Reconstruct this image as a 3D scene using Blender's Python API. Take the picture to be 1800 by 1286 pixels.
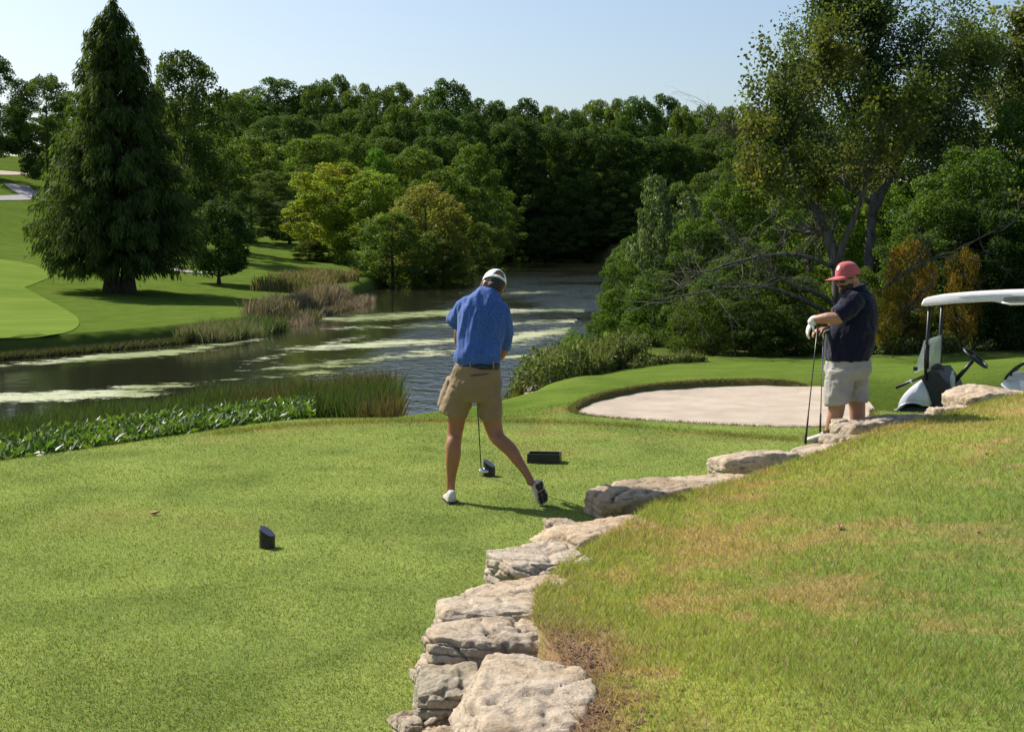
import bpy, math, random
import numpy as np
from mathutils import Vector, Matrix, noise as mnoise

for _o in list(bpy.data.objects):
    bpy.data.objects.remove(_o)
scene = bpy.context.scene
COL = scene.collection
R = math.radians

# ------------------------------------------------------------------ camera
EYE = 1.95
FPX = 2500.0
PITCH = math.atan((643 - 425) / FPX)
cam_data = bpy.data.cameras.new('camera')
cam_data.sensor_width = 36.0
cam_data.lens = 36.0 * FPX / 1800.0
cam_data.clip_start = 0.05
cam_data.clip_end = 9000
cam = bpy.data.objects.new('camera', cam_data)
COL.objects.link(cam)
cam.location = (0, 0, EYE)
cam.rotation_euler = (math.pi / 2 - PITCH, 0, 0)
scene.camera = cam

# ------------------------------------------------------------------ sky and sun
SUN_AZ, SUN_EL = 51.0, 43.0            # degrees to the left of the view, above the horizon
world = bpy.data.worlds.new('World')
scene.world = world
world.use_nodes = True
wn = world.node_tree
bg = wn.nodes['Background']
sky = wn.nodes.new('ShaderNodeTexSky')
sky.sky_type = 'NISHITA'
sky.sun_disc = False
sky.sun_elevation = R(SUN_EL)
sky.sun_rotation = R(-SUN_AZ)
sky.altitude = 200
sky.air_density = 1.0
sky.dust_density = 2.2
sky.ozone_density = 2.4
wn.links.new(sky.outputs[0], bg.inputs[0])
bg.inputs[1].default_value = 0.098
sd = bpy.data.lights.new('sun', 'SUN')
sd.energy = 5.0
sd.angle = R(0.53)
sd.color = (1.0, 0.94, 0.84)
sun = bpy.data.objects.new('sun', sd)
COL.objects.link(sun)
_sdir = Vector((-math.sin(R(SUN_AZ)) * math.cos(R(SUN_EL)), math.cos(R(SUN_AZ)) * math.cos(R(SUN_EL)), math.sin(R(SUN_EL))))
sun.rotation_euler = _sdir.to_track_quat('Z', 'Y').to_euler()
sun.location = (-30, 30, 40)
vs = scene.view_settings
vs.view_transform = 'Standard'
vs.look = 'None'
vs.gamma = 1.0
vs.use_curve_mapping = False
vs.exposure = 0.55
scene.cycles.max_bounces = 6
scene.cycles.diffuse_bounces = 3
scene.cycles.glossy_bounces = 3
scene.cycles.transmission_bounces = 4
scene.cycles.transparent_max_bounces = 8
scene.cycles.use_denoising = True
scene.cycles.caustics_reflective = False
scene.cycles.caustics_refractive = False

# ------------------------------------------------------------------ helpers
rng = np.random.default_rng(7)

def ray(px, py):
    u = (px - 900) / FPX
    v = (643 - py) / FPX
    c, s = math.cos(PITCH), math.sin(PITCH)
    return np.array([u, c + v * s, -s + v * c])

def P(px, py, d):
    """world point seen at photo pixel (px, py) at distance y = d"""
    r = ray(px, py)
    return np.array([0, 0, EYE]) + r * (d / r[1])

def G(px, py, z=0.0):
    r = ray(px, py)
    return np.array([0, 0, EYE]) + r * ((z - EYE) / r[2])

def hsh(ix, iy, seed):
    n = (ix.astype(np.int64) * 374761393 + iy.astype(np.int64) * 668265263 + seed * 1442695041) & 0x7fffffff
    n = (n ^ (n >> 13)) * 1274126177 & 0x7fffffff
    n = n ^ (n >> 16)
    return (n & 0xffff) / 65535.0

def vnoise(x, y, seed=0):
    x = np.asarray(x, float); y = np.asarray(y, float)
    ix = np.floor(x); iy = np.floor(y)
    fx = x - ix; fy = y - iy
    fx = fx * fx * (3 - 2 * fx); fy = fy * fy * (3 - 2 * fy)
    a = hsh(ix, iy, seed); b = hsh(ix + 1, iy, seed)
    c = hsh(ix, iy + 1, seed); d = hsh(ix + 1, iy + 1, seed)
    return (a * (1 - fx) + b * fx) * (1 - fy) + (c * (1 - fx) + d * fx) * fy

def fbm(x, y, seed=0, oct=4):
    s = 0; a = 0.5; t = 0
    for k in range(oct):
        s = s + a * vnoise(x * 2 ** k + 13.7 * k, y * 2 ** k - 7.3 * k, seed + k)
        t += a; a *= 0.5
    return s / t

def sstep(a, b, x):
    t = np.clip((x - a) / (b - a), 0, 1)
    return t * t * (3 - 2 * t)

def lerp(a, b, t):
    return a + (b - a) * t

def poly_sd(poly, X, Y):
    """signed distance to a closed polygon, positive outside"""
    X = np.asarray(X, float); Y = np.asarray(Y, float)
    best = np.full(X.shape, 1e18); ins = np.zeros(X.shape, bool)
    n = len(poly)
    for i in range(n):
        ax, ay = poly[i]; bx, by = poly[(i + 1) % n]
        ex, ey = bx - ax, by - ay
        t = np.clip(((X - ax) * ex + (Y - ay) * ey) / (ex * ex + ey * ey + 1e-12), 0, 1)
        dx = X - (ax + t * ex); dy = Y - (ay + t * ey)
        best = np.minimum(best, dx * dx + dy * dy)
        c = ((ay > Y) != (by > Y)) & (X < (bx - ax) * (Y - ay) / (by - ay + 1e-12) + ax)
        ins ^= c
    d = np.sqrt(best)
    return np.where(ins, -d, d)

def line_dist(pts, X, Y):
    best = np.full(np.shape(X), 1e18)
    for i in range(len(pts) - 1):
        ax, ay = pts[i][:2]; bx, by = pts[i + 1][:2]
        ex, ey = bx - ax, by - ay
        t = np.clip(((X - ax) * ex + (Y - ay) * ey) / (ex * ex + ey * ey + 1e-12), 0, 1)
        best = np.minimum(best, (X - (ax + t * ex)) ** 2 + (Y - (ay + t * ey)) ** 2)
    return np.sqrt(best)

def chaikin(pts, n=2, closed=True):
    pts = [np.array(p, float) for p in pts]
    for _ in range(n):
        out = []
        m = len(pts)
        rngi = range(m) if closed else range(m - 1)
        if not closed: out.append(pts[0])
        for i in rngi:
            a, b = pts[i], pts[(i + 1) % m]
            out += [a * .75 + b * .25, a * .25 + b * .75]
        if not closed: out.append(pts[-1])
        pts = out
    return pts

def mk(name, V, faces, col=None, smooth=False):
    """fast mesh from numpy; faces: (n,k) array or list of such arrays"""
    V = np.asarray(V, np.float32).reshape(-1, 3)
    if not isinstance(faces, list): faces = [faces]
    faces = [np.asarray(f, np.int32) for f in faces if len(f)]
    me = bpy.data.meshes.new(name)
    me.vertices.add(len(V)); me.vertices.foreach_set('co', V.ravel())
    nl = sum(f.size for f in faces); npoly = sum(len(f) for f in faces)
    me.loops.add(nl); me.polygons.add(npoly)
    me.loops.foreach_set('vertex_index', np.concatenate([f.ravel() for f in faces]))
    tot = np.concatenate([np.full(len(f), f.shape[1], np.int32) for f in faces])
    st = np.concatenate([[0], np.cumsum(tot)[:-1]]).astype(np.int32)
    me.polygons.foreach_set('loop_start', st)
    me.polygons.foreach_set('loop_total', tot)
    me.polygons.foreach_set('use_smooth', np.full(npoly, smooth))
    if col is not None:
        ca = me.color_attributes.new('Col', 'FLOAT_COLOR', 'POINT')
        c = np.ones((len(V), 4), np.float32); c[:, :3] = col
        ca.data.foreach_set('color', c.ravel())
    me.update(calc_edges=True)
    me.validate()
    return me

class Acc:
    """collects several pieces of one mesh"""
    def __init__(s): s.V = []; s.F = {}; s.C = []; s.n = 0
    def add(s, V, F, col=None):
        V = np.asarray(V, float).reshape(-1, 3)
        for f in (F if isinstance(F, list) else [F]):
            f = np.asarray(f, int)
            if len(f): s.F.setdefault(f.shape[1], []).append(f + s.n)
        s.V.append(V); s.n += len(V)
        if col is not None: s.C.append(np.broadcast_to(np.asarray(col, float), (len(V), 3)))
        return s
    def mesh(s, name, smooth=False, off=(0, 0, 0)):
        V = np.concatenate(s.V) - np.asarray(off)
        C = np.concatenate(s.C) if s.C else None
        return mk(name, V, [np.concatenate(f) for f in s.F.values()], C, smooth)

def obj(name, me, mat, parent=None, loc=None):
    o = bpy.data.objects.new(name, me)
    if mat is not None and not me.materials: me.materials.append(mat)
    COL.objects.link(o)
    if parent is not None: o.parent = parent
    if loc is not None: o.location = loc
    return o

def thing(name, label, cat, loc=(0, 0, 0), group=None, rz=0):
    o = bpy.data.objects.new(name, None)
    o.empty_display_size = 0.2
    COL.objects.link(o); o.location = loc; o.rotation_euler = (0, 0, rz)
    return tag(o, label, cat, group)

def tag(o, label=None, cat=None, group=None, kind=None):
    if label: o['label'] = label
    if cat: o['category'] = cat
    if group: o['group'] = group
    if kind: o['kind'] = kind
    return o

def tube(pts, rad, n=8, cap=True):
    pts = np.asarray(pts, float); m = len(pts)
    rad = np.broadcast_to(np.asarray(rad, float), (m,))
    T = np.gradient(pts, axis=0); T /= np.linalg.norm(T, axis=1)[:, None] + 1e-9
    ref = np.array([0.31, 0.17, 0.93]) if abs(T[0][2]) < .8 else np.array([0.93, .31, .17])
    V = []
    a = np.linspace(0, 2 * np.pi, n, endpoint=False)
    side = None
    for i in range(m):
        s = ref if side is None else side
        s = s - T[i] * (s @ T[i]); s /= np.linalg.norm(s) + 1e-9
        side = s; b = np.cross(T[i], s)
        V.append(pts[i] + rad[i] * (np.cos(a)[:, None] * s + np.sin(a)[:, None] * b))
    V = np.concatenate(V)
    i = np.arange(m - 1)[:, None] * n; j = np.arange(n)[None]
    F = np.stack([i + j, i + (j + 1) % n, i + n + (j + 1) % n, i + n + j], -1).reshape(-1, 4)
    Fs = [F]
    if cap:
        V = np.concatenate([V, pts[:1], pts[-1:]])
        k = np.arange(n)
        Fs.append(np.stack([(k + 1) % n, k, np.full(n, m * n)], 1))
        o = (m - 1) * n
        Fs.append(np.stack([o + k, o + (k + 1) % n, np.full(n, m * n + 1)], 1))
    return V, Fs

def box(c, s, rz=0.0, axes=None):
    c = np.asarray(c, float); s = np.asarray(s, float) / 2
    q = np.array([[x, y, z] for x in (-1, 1) for y in (-1, 1) for z in (-1, 1)], float) * s
    if axes is not None: q = q @ np.asarray(axes, float)
    elif rz:
        m = np.array([[math.cos(rz), math.sin(rz), 0], [-math.sin(rz), math.cos(rz), 0], [0, 0, 1]]); q = q @ m
    F = np.array([[0, 1, 3, 2], [4, 6, 7, 5], [0, 4, 5, 1], [2, 3, 7, 6], [0, 2, 6, 4], [1, 5, 7, 3]])
    return q + c, F

def bevel_mesh(me, w=0.01, seg=2):
    import bmesh
    bm = bmesh.new(); bm.from_mesh(me)
    bmesh.ops.bevel(bm, geom=bm.edges[:], offset=w, segments=seg, affect='EDGES', profile=0.6)
    bm.to_mesh(me); bm.free(); return me

def leaves(c, nrm, L, W, r):
    """rhombus leaves: centres c, rough normals nrm"""
    n = len(c)
    rv = r.normal(size=(n, 3))
    a = np.cross(nrm, rv); a /= np.linalg.norm(a, axis=1)[:, None] + 1e-9
    b = np.cross(nrm, a); b /= np.linalg.norm(b, axis=1)[:, None] + 1e-9
    L = np.broadcast_to(np.asarray(L, float), (n,))[:, None]; W = np.broadcast_to(np.asarray(W, float), (n,))[:, None]
    V = np.stack([c - a * L / 2, c + b * W / 2 - a * L * .08, c + a * L / 2, c - b * W / 2 - a * L * .08], 1).reshape(-1, 3)
    return V, np.arange(n * 4).reshape(-1, 4)

def blades(p, h, w, lean, r, bend=False):
    """grass blades at p with height h, width w and horizontal lean"""
    n = len(p)
    h = np.broadcast_to(np.asarray(h, float), (n,)); w = np.broadcast_to(np.asarray(w, float), (n,))
    a = r.uniform(0, 2 * np.pi, n); side = np.stack([np.cos(a), np.sin(a), np.zeros(n)], 1) * (w / 2)[:, None]
    if np.ndim(lean) < 2:
        b = r.uniform(0, 2 * np.pi, n); l = np.broadcast_to(np.asarray(lean, float), (n,)) * r.uniform(.2, 1.2, n)
        lean = np.stack([np.cos(b) * l, np.sin(b) * l], 1)
    up = np.zeros((n, 3)); up[:, 2] = h; up[:, :2] = lean * h[:, None]
    if not bend:
        V = np.stack([p - side, p + side, p + up], 1).reshape(-1, 3)
        return V, np.arange(n * 3).reshape(-1, 3), 3
    mid = up * np.array([.35, .35, .62])
    V = np.stack([p - side, p + side, p + mid + side * .8, p + mid - side * .8, p + up], 1).reshape(-1, 3)
    k = np.arange(n)[:, None] * 5
    return V, [k + np.array([[0, 1, 2, 3]]), k + np.array([[3, 2, 4]])], 5

# ------------------------------------------------------------------ materials
def new_mat(name):
    m = bpy.data.materials.new(name); m.use_nodes = True
    nt = m.node_tree
    return m, nt, nt.nodes['Principled BSDF'], nt.nodes['Material Output']

def N(nt, t, **kw):
    n = nt.nodes.new(t)
    for k, v in kw.items():
        if k.startswith('i_'): n.inputs[int(k[2:])].default_value = v
        else: setattr(n, k, v)
    return n

def noise_node(nt, scale, detail=4, rough=.55, coord='Object', vec=None):
    n = N(nt, 'ShaderNodeTexNoise'); n.inputs['Scale'].default_value = scale
    n.inputs['Detail'].default_value = detail; n.inputs['Roughness'].default_value = rough
    if vec is None:
        tc = N(nt, 'ShaderNodeTexCoord'); vec = tc.outputs[coord]
    nt.links.new(vec, n.inputs['Vector'])
    return n

def ramp(nt, fac, stops):
    r = N(nt, 'ShaderNodeValToRGB')
    el = r.color_ramp.elements
    while len(el) < len(stops): el.new(0.5)
    for e, (p, c) in zip(el, stops):
        e.position = p; e.color = (c[0], c[1], c[2], 1) if not np.isscalar(c) else (c, c, c, 1)
    nt.links.new(fac, r.inputs[0]); return r

def mixc(nt, mode, fac, a, b):
    m = N(nt, 'ShaderNodeMix', data_type='RGBA', blend_type=mode)
    for sock, v in ((m.inputs[0], fac), (m.inputs[6], a), (m.inputs[7], b)):
        if hasattr(v, 'is_output'): nt.links.new(v, sock)
        elif sock == m.inputs[0]: sock.default_value = v
        else: sock.default_value = (v[0], v[1], v[2], 1)
    return m.outputs[2]

def bump(nt, bsdf, h, strength=.3, dist=.02):
    b = N(nt, 'ShaderNodeBump'); b.inputs['Strength'].default_value = strength; b.inputs['Distance'].default_value = dist
    nt.links.new(h, b.inputs['Height']); nt.links.new(b.outputs[0], bsdf.inputs['Normal']); return b

def plain(name, col, rough=.6, metal=0.0, var=.12, scale=14, bmp=0.0, spec=.5):
    m, nt, b, o = new_mat(name)
    n = noise_node(nt, scale, 5)
    lo = tuple(c * (1 - var) for c in col); hi = tuple(min(1, c * (1 + var)) for c in col)
    r = ramp(nt, n.outputs[0], [(.3, lo), (.7, hi)])
    nt.links.new(r.outputs[0], b.inputs['Base Color'])
    b.inputs['Roughness'].default_value = rough; b.inputs['Metallic'].default_value = metal
    b.inputs['Specular IOR Level'].default_value = spec
    if bmp: bump(nt, b, n.outputs[0], bmp, .01)
    return m

def leaf_mat(name, trans=.45, rough=.6, spec=.14, tcol=(1.3, 1.35, .55)):
    m, nt, b, o = new_mat(name)
    at = N(nt, 'ShaderNodeAttribute', attribute_name='Col')
    oi = N(nt, 'ShaderNodeObjectInfo')
    c = mixc(nt, 'MULTIPLY', 1.0, at.outputs[0], oi.outputs['Color'])
    nt.links.new(c, b.inputs['Base Color'])
    b.inputs['Roughness'].default_value = rough; b.inputs['Specular IOR Level'].default_value = spec
    t = N(nt, 'ShaderNodeBsdfTranslucent')
    tc = mixc(nt, 'MULTIPLY', 1.0, c, tcol)
    nt.links.new(tc, t.inputs[0])
    ms = N(nt, 'ShaderNodeMixShader'); ms.inputs[0].default_value = trans
    nt.links.new(b.outputs[0], ms.inputs[1]); nt.links.new(t.outputs[0], ms.inputs[2])
    nt.links.new(ms.outputs[0], o.inputs[0])
    return m

M_LEAF = leaf_mat('leaf')
M_GLOSSLEAF = leaf_mat('glossy_leaf', .4, .42, .3)
M_GRASS = leaf_mat('grass_blade', .4, .6, .15, (1.15, 1.15, .6))
M_REED = leaf_mat('reed_blade', .35, .6, .15, (1.1, 1.1, .7))

def bark_mat(name, a, b_):
    m, nt, b, o = new_mat(name)
    tc = N(nt, 'ShaderNodeTexCoord'); mp = N(nt, 'ShaderNodeMapping'); mp.inputs['Scale'].default_value = (6, 6, 1.2)
    nt.links.new(tc.outputs['Object'], mp.inputs[0])
    n = noise_node(nt, 2.0, 6, .65, vec=mp.outputs[0])
    r = ramp(nt, n.outputs[0], [(.35, a), (.65, b_)])
    nt.links.new(r.outputs[0], b.inputs['Base Color']); b.inputs['Roughness'].default_value = .9
    b.inputs['Specular IOR Level'].default_value = .15
    bump(nt, b, n.outputs[0], .7, .05)
    return m
M_BARK = bark_mat('bark', (.035, .027, .02), (.11, .09, .07))
M_GREYBARK = bark_mat('grey_bark', (.05, .044, .038), (.17, .155, .135))

def ground_mat():
    m, nt, b, o = new_mat('turf')
    at = N(nt, 'ShaderNodeAttribute', attribute_name='Col')
    n1 = noise_node(nt, 1.1, 6, .6); n2 = noise_node(nt, 28, 5, .7); n3 = noise_node(nt, 160, 3, .7)
    r1 = ramp(nt, n1.outputs[0], [(.3, (.78, .82, .8)), (.7, (1.2, 1.14, 1.1))])
    c = mixc(nt, 'MULTIPLY', 1.0, at.outputs[0], r1.outputs[0])
    r2 = ramp(nt, n2.outputs[0], [(.3, (.7, .74, .7)), (.7, (1.3, 1.24, 1.25))])
    c = mixc(nt, 'MULTIPLY', 1.0, c, r2.outputs[0])
    r3 = ramp(nt, n3.outputs[0], [(.3, (.72, .75, .72)), (.7, (1.27, 1.24, 1.27))])
    c = mixc(nt, 'MULTIPLY', 1.0, c, r3.outputs[0])
    nt.links.new(c, b.inputs['Base Color'])
    b.inputs['Roughness'].default_value = 1.0; b.inputs['Specular IOR Level'].default_value = 0.0
    ad = N(nt, 'ShaderNodeMath', operation='ADD'); nt.links.new(n2.outputs[0], ad.inputs[0]); nt.links.new(n3.outputs[0], ad.inputs[1])
    bump(nt, b, ad.outputs[0], .5, .02)
    return m
M_TURF = ground_mat()

def sand_mat():
    m, nt, b, o = new_mat('sand')
    n1 = noise_node(nt, 2.2, 6, .6); n2 = noise_node(nt, 120, 4, .7); n3 = noise_node(nt, 9, 5, .65)
    r = ramp(nt, n1.outputs[0], [(.3, (.45, .37, .29)), (.7, (.58, .495, .40))])
    r2 = ramp(nt, n2.outputs[0], [(.25, (.82, .82, .8)), (.75, (1.12, 1.12, 1.12))])
    c = mixc(nt, 'MULTIPLY', 1, r.outputs[0], r2.outputs[0])
    nt.links.new(c, b.inputs['Base Color']); b.inputs['Roughness'].default_value = .95; b.inputs['Specular IOR Level'].default_value = .1
    tc = N(nt, 'ShaderNodeTexCoord'); mp = N(nt, 'ShaderNodeMapping'); mp.inputs['Scale'].default_value = (1.2, 22, 1); mp.inputs['Rotation'].default_value = (0, 0, .5); nt.links.new(tc.outputs['Object'], mp.inputs[0])
    n4 = noise_node(nt, 1.0, 3, .5, vec=mp.outputs[0])
    ad = N(nt, 'ShaderNodeMath', operation='ADD'); nt.links.new(n2.outputs[0], ad.inputs[0]); nt.links.new(n3.outputs[0], ad.inputs[1])
    ad2 = N(nt, 'ShaderNodeMath', operation='ADD'); nt.links.new(ad.outputs[0], ad2.inputs[0]); nt.links.new(n4.outputs[0], ad2.inputs[1])
    bump(nt, b, ad2.outputs[0], .6, .03)
    return m
M_SAND = sand_mat()

def water_mat():
    m, nt, b, o = new_mat('lake_water')
    b.inputs['Base Color'].default_value = (.022, .024, .013, 1)
    b.inputs['Roughness'].default_value = .07; b.inputs['IOR'].default_value = 1.33
    b.inputs['Specular IOR Level'].default_value = .5
    tc = N(nt, 'ShaderNodeTexCoord')
    mp = N(nt, 'ShaderNodeMapping'); mp.inputs['Scale'].default_value = (1.0, .55, 1)
    nt.links.new(tc.outputs['Object'], mp.inputs[0])
    n1 = noise_node(nt, 3.0, 4, .6, vec=mp.outputs[0])
    mp2 = N(nt, 'ShaderNodeMapping'); mp2.inputs['Scale'].default_value = (.13, .05, 1); mp2.inputs['Location'].default_value = (1.7, .4, 0)
    nt.links.new(tc.outputs['Object'], mp2.inputs[0])
    n2 = noise_node(nt, 1.0, 2, .5, vec=mp2.outputs[0])
    # calm water to the left, wind-ruffled towards the open middle and right
    sx = N(nt, 'ShaderNodeSeparateXYZ'); nt.links.new(tc.outputs['Object'], sx.inputs[0])
    mr = N(nt, 'ShaderNodeMapRange'); mr.inputs[1].default_value = -7; mr.inputs[2].default_value = -2; mr.inputs[3].default_value = -.36; mr.inputs[4].default_value = .12
    nt.links.new(sx.outputs[0], mr.inputs[0])
    ad = N(nt, 'ShaderNodeMath', operation='ADD'); nt.links.new(n2.outputs[0], ad.inputs[0]); nt.links.new(mr.outputs[0], ad.inputs[1])
    rr = ramp(nt, ad.outputs[0], [(.36, .06), (.58, 1.0)])
    bp = bump(nt, b, n1.outputs[0], 1.0, .07)
    nt.links.new(rr.outputs[0], bp.inputs['Strength'])
    return m
M_WATER = water_mat()

def algae_mat():
    m, nt, b, o = new_mat('algae')
    at = N(nt, 'ShaderNodeAttribute', attribute_name='Col')
    tc = N(nt, 'ShaderNodeTexCoord')
    n1 = noise_node(nt, 9, 5, .7, vec=tc.outputs['Object'])
    r1 = ramp(nt, n1.outputs[0], [(.3, (.7, .75, .65)), (.7, (1.25, 1.22, 1.2))])
    c = mixc(nt, 'MULTIPLY', 1, at.outputs[0], r1.outputs[0])
    nt.links.new(c, b.inputs['Base Color']); b.inputs['Roughness'].default_value = .8
    mp = N(nt, 'ShaderNodeMapping'); mp.inputs['Scale'].default_value = (.7, 1.3, 1); nt.links.new(tc.outputs['Object'], mp.inputs[0])
    n2 = noise_node(nt, 1.6, 10, .82, vec=mp.outputs[0])
    n2.inputs['Distortion'].default_value = .5
    dn = N(nt, 'ShaderNodeAttribute', attribute_name='dens')
    ad = N(nt, 'ShaderNodeMath', operation='MULTIPLY_ADD'); ad.inputs[1].default_value = .40
    nt.links.new(dn.outputs['Fac'], ad.inputs[0]); nt.links.new(n2.outputs[0], ad.inputs[2])
    r2 = ramp(nt, ad.outputs[0], [(.70, 0.0), (.73, 1.0)])
    nt.links.new(r2.outputs[0], b.inputs['Alpha'])
    bump(nt, b, n1.outputs[0], .5, .02)
    return m
M_ALGAE = algae_mat()

def stone_mat():
    m, nt, b, o = new_mat('limestone')
    tc = N(nt, 'ShaderNodeTexCoord')
    n1 = noise_node(nt, 2.3, 6, .6, vec=tc.outputs['Object'])
    n2 = noise_node(nt, 13, 7, .7, vec=tc.outputs['Object'])
    n3 = noise_node(nt, 60, 5, .75, vec=tc.outputs['Object'])
    r = ramp(nt, n1.outputs[0], [(.28, (.48, .33, .19)), (.43, (.62, .51, .39)), (.58, (.66, .57, .47)), (.75, (.40, .33, .26))])
    r2 = ramp(nt, n2.outputs[0], [(.30, (.30, .27, .24)), (.46, (.88, .86, .83)), (.75, (1.2, 1.2, 1.2))])
    c = mixc(nt, 'MULTIPLY', 1, r.outputs[0], r2.outputs[0])
    r3 = ramp(nt, n3.outputs[0], [(.3, (.72, .7, .68)), (.65, (1.12, 1.12, 1.12))])
    c = mixc(nt, 'MULTIPLY', 1, c, r3.outputs[0])
    at = N(nt, 'ShaderNodeObjectInfo')
    c = mixc(nt, 'MULTIPLY', 1, c, at.outputs['Color'])
    c = mixc(nt, 'MULTIPLY', 1, c, (.88, .90, .90))
    nt.links.new(c, b.inputs['Base Color']); b.inputs['Roughness'].default_value = .92; b.inputs['Specular IOR Level'].default_value = .15
    ad = N(nt, 'ShaderNodeMath', operation='ADD'); nt.links.new(n2.outputs[0], ad.inputs[0]); nt.links.new(n3.outputs[0], ad.inputs[1])
    bump(nt, b, ad.outputs[0], .8, .02)
    return m
M_STONE = stone_mat()
M_PATH = plain('path_gravel', (.27, .25, .25), .95, var=.15, scale=3, bmp=.2)
# ------------------------------------------------------------------ terrain
WATER_Z = -1.2
LAKE = [(-60, 2), (-18, 7.5), (-11, 10.2), (-7.2, 13.7), (-5.0, 17.0), (-3.6, 18.9), (-1.8, 21.2), (-0.7, 24.5), (0.0, 28.5),
        (0.9, 36), (2.0, 50), (3.6, 68), (5.6, 95), (8.5, 140), (12.5, 190), (14, 214), (10, 219), (2, 218), (-7, 216),
        (-6.5, 180), (-7.5, 140), (-8.5, 110), (-9.2, 88), (-8.2, 76), (-8.0, 66), (-9.2, 52), (-10.6, 44.5), (-13.8, 38.4), (-21, 32), (-60, 18)]
LAKE = [tuple(p) for p in chaikin(LAKE, 2)]
BUNKER = [tuple(G(px, py, -.03)[:2]) for px, py in
          [(1003, 722), (1012, 712), (1040, 700), (1100, 686), (1160, 678), (1230, 673), (1330, 670.5), (1430, 672), (1495, 680), (1526, 700),
           (1536, 722), (1530, 745), (1470, 757), (1380, 757), (1250, 751), (1130, 744), (1050, 738), (1015, 731)]]
BUNKER = [tuple(p) for p in chaikin(BUNKER, 2)]
EDGE = [G(px, py, 0)[:2] for px, py in [(380, 765), (480, 752), (560, 746), (660, 743), (760, 741), (860, 742), (960, 743), (1100, 750), (1250, 765), (1400, 775)]]

def terrain(X, Y):
    X = np.asarray(X, float); Y = np.asarray(Y, float)
    u = -(X + 17) * .8 + (Y - 60) * .35
    up = np.maximum(u, 0)
    far = sstep(26, 55, Y)
    hill = -.8 + .055 * up + .0016 * np.minimum(up, 75) ** 2
    hill = lerp(hill, np.minimum(hill, 1.5 + .035 * np.maximum(Y - 100, 0)), sstep(-45, -25, X))
    right = sstep(2, 30, X - .06 * Y)
    hill = lerp(hill, -.6 + .02 * np.maximum(Y - 40, 0) * .6, right * sstep(20, 60, Y))
    near = 0.0 * X
    near = near - .16 * sstep(15.4, 17.2, Y) * sstep(-6, -3, X) * sstep(1.2, -.5, X)          # beyond the tee
    near = near - .26 * sstep(20.5, 26, Y)
    near = near + .3 * np.exp(-((X - 9.5) ** 2 / 8 + (Y - 21.5) ** 2 / 5))
    near = near - .66 * np.exp(-(np.maximum(0, np.abs(X - 6.7) - 1.9) ** 2 / .35 + np.maximum(0, np.abs(Y - 18.5) - .8) ** 2 / .5))
    near = near - .35 * sstep(3.0, 0.2, X) * sstep(19, 27, Y)
    land = lerp(near, hill, far)
    land = land + .05 * (fbm(X * .22, Y * .22, 3) - .5) * sstep(16, 20, Y) + .5 * (fbm(X * .03, Y * .03, 9) - .5) * far * sstep(0, 30, up)
    sdl = poly_sd(LAKE, X, Y)
    w = lerp(3.0, .55, sstep(20, 27, Y))
    w = lerp(w, 2.2, sstep(24, 30, Y) * sstep(-3, -1, X))
    t = sstep(-.5, 1.0, sdl / w)
    z = lerp(-2.4, land, np.clip(t, 0, 1))
    z = np.where(sdl > w, land, z)
    b = poly_sd(BUNKER, X, Y)
    z = z - .2 * sstep(0.0, .14, -b) + .012 * np.exp(-(b / .2) ** 2)
    return z

def tz(x, y):
    return float(terrain(np.array([x]), np.array([y]))[0])

def Gt(px, py, dmin=5.0, dmax=400):
    """first hit of the photo ray with the ground"""
    r = ray(px, py); ds = np.geomspace(dmin, dmax, 900)
    pts = np.array([0, 0, EYE]) + r[None] * (ds / r[1])[:, None]
    dz = pts[:, 2] - terrain(pts[:, 0], pts[:, 1])
    k = np.argmax(dz < 0) if (dz < 0).any() else len(ds) - 1
    return np.array([pts[k, 0], pts[k, 1], tz(pts[k, 0], pts[k, 1])])

def axis_grid(spans):
    out = [spans[0][0]]
    for a, b, s0, s1 in spans:
        x = a; n = 0
        L = b - a; m = max(1, int(round(L / ((s0 + s1) / 2))))
        t = np.linspace(0, 1, m + 1)
        if abs(s1 - s0) > 1e-6:
            f = (s0 * t + (s1 - s0) * t * t / 2); f /= f[-1]
        else: f = t
        out += list(a + L * f[1:])
    return np.array(out)

gx = axis_grid([(-2500, -160, 300, 12), (-160, -25, 8, .6), (-25, -6, .6, .3), (-6, .3, .25, .12), (.3, 5.2, .07, .07), (5.2, 10, .12, .4), (10, 30, .5, 2), (30, 160, 2.5, 12), (160, 2500, 14, 300)])
gy = axis_grid([(-300, -10, 80, 2), (-10, 4, 1.5, .4), (4, 14, .25, .2), (14, 21, .075, .075), (21, 30, .12, .3), (30, 70, .35, .8), (70, 240, 1, 3.5), (240, 3000, 5, 350)])
XX, YY = np.meshgrid(gx, gy)
ZZ = terrain(XX, YY)

GREEN_TEE = np.array([.205, .265, .07]); GREEN_LAWN = np.array([.11, .167, .030]); TAN = np.array([.24, .185, .07])
GREEN_DARK = np.array([.055, .10, .02]); MUD = np.array([.06, .045, .028])

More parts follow.
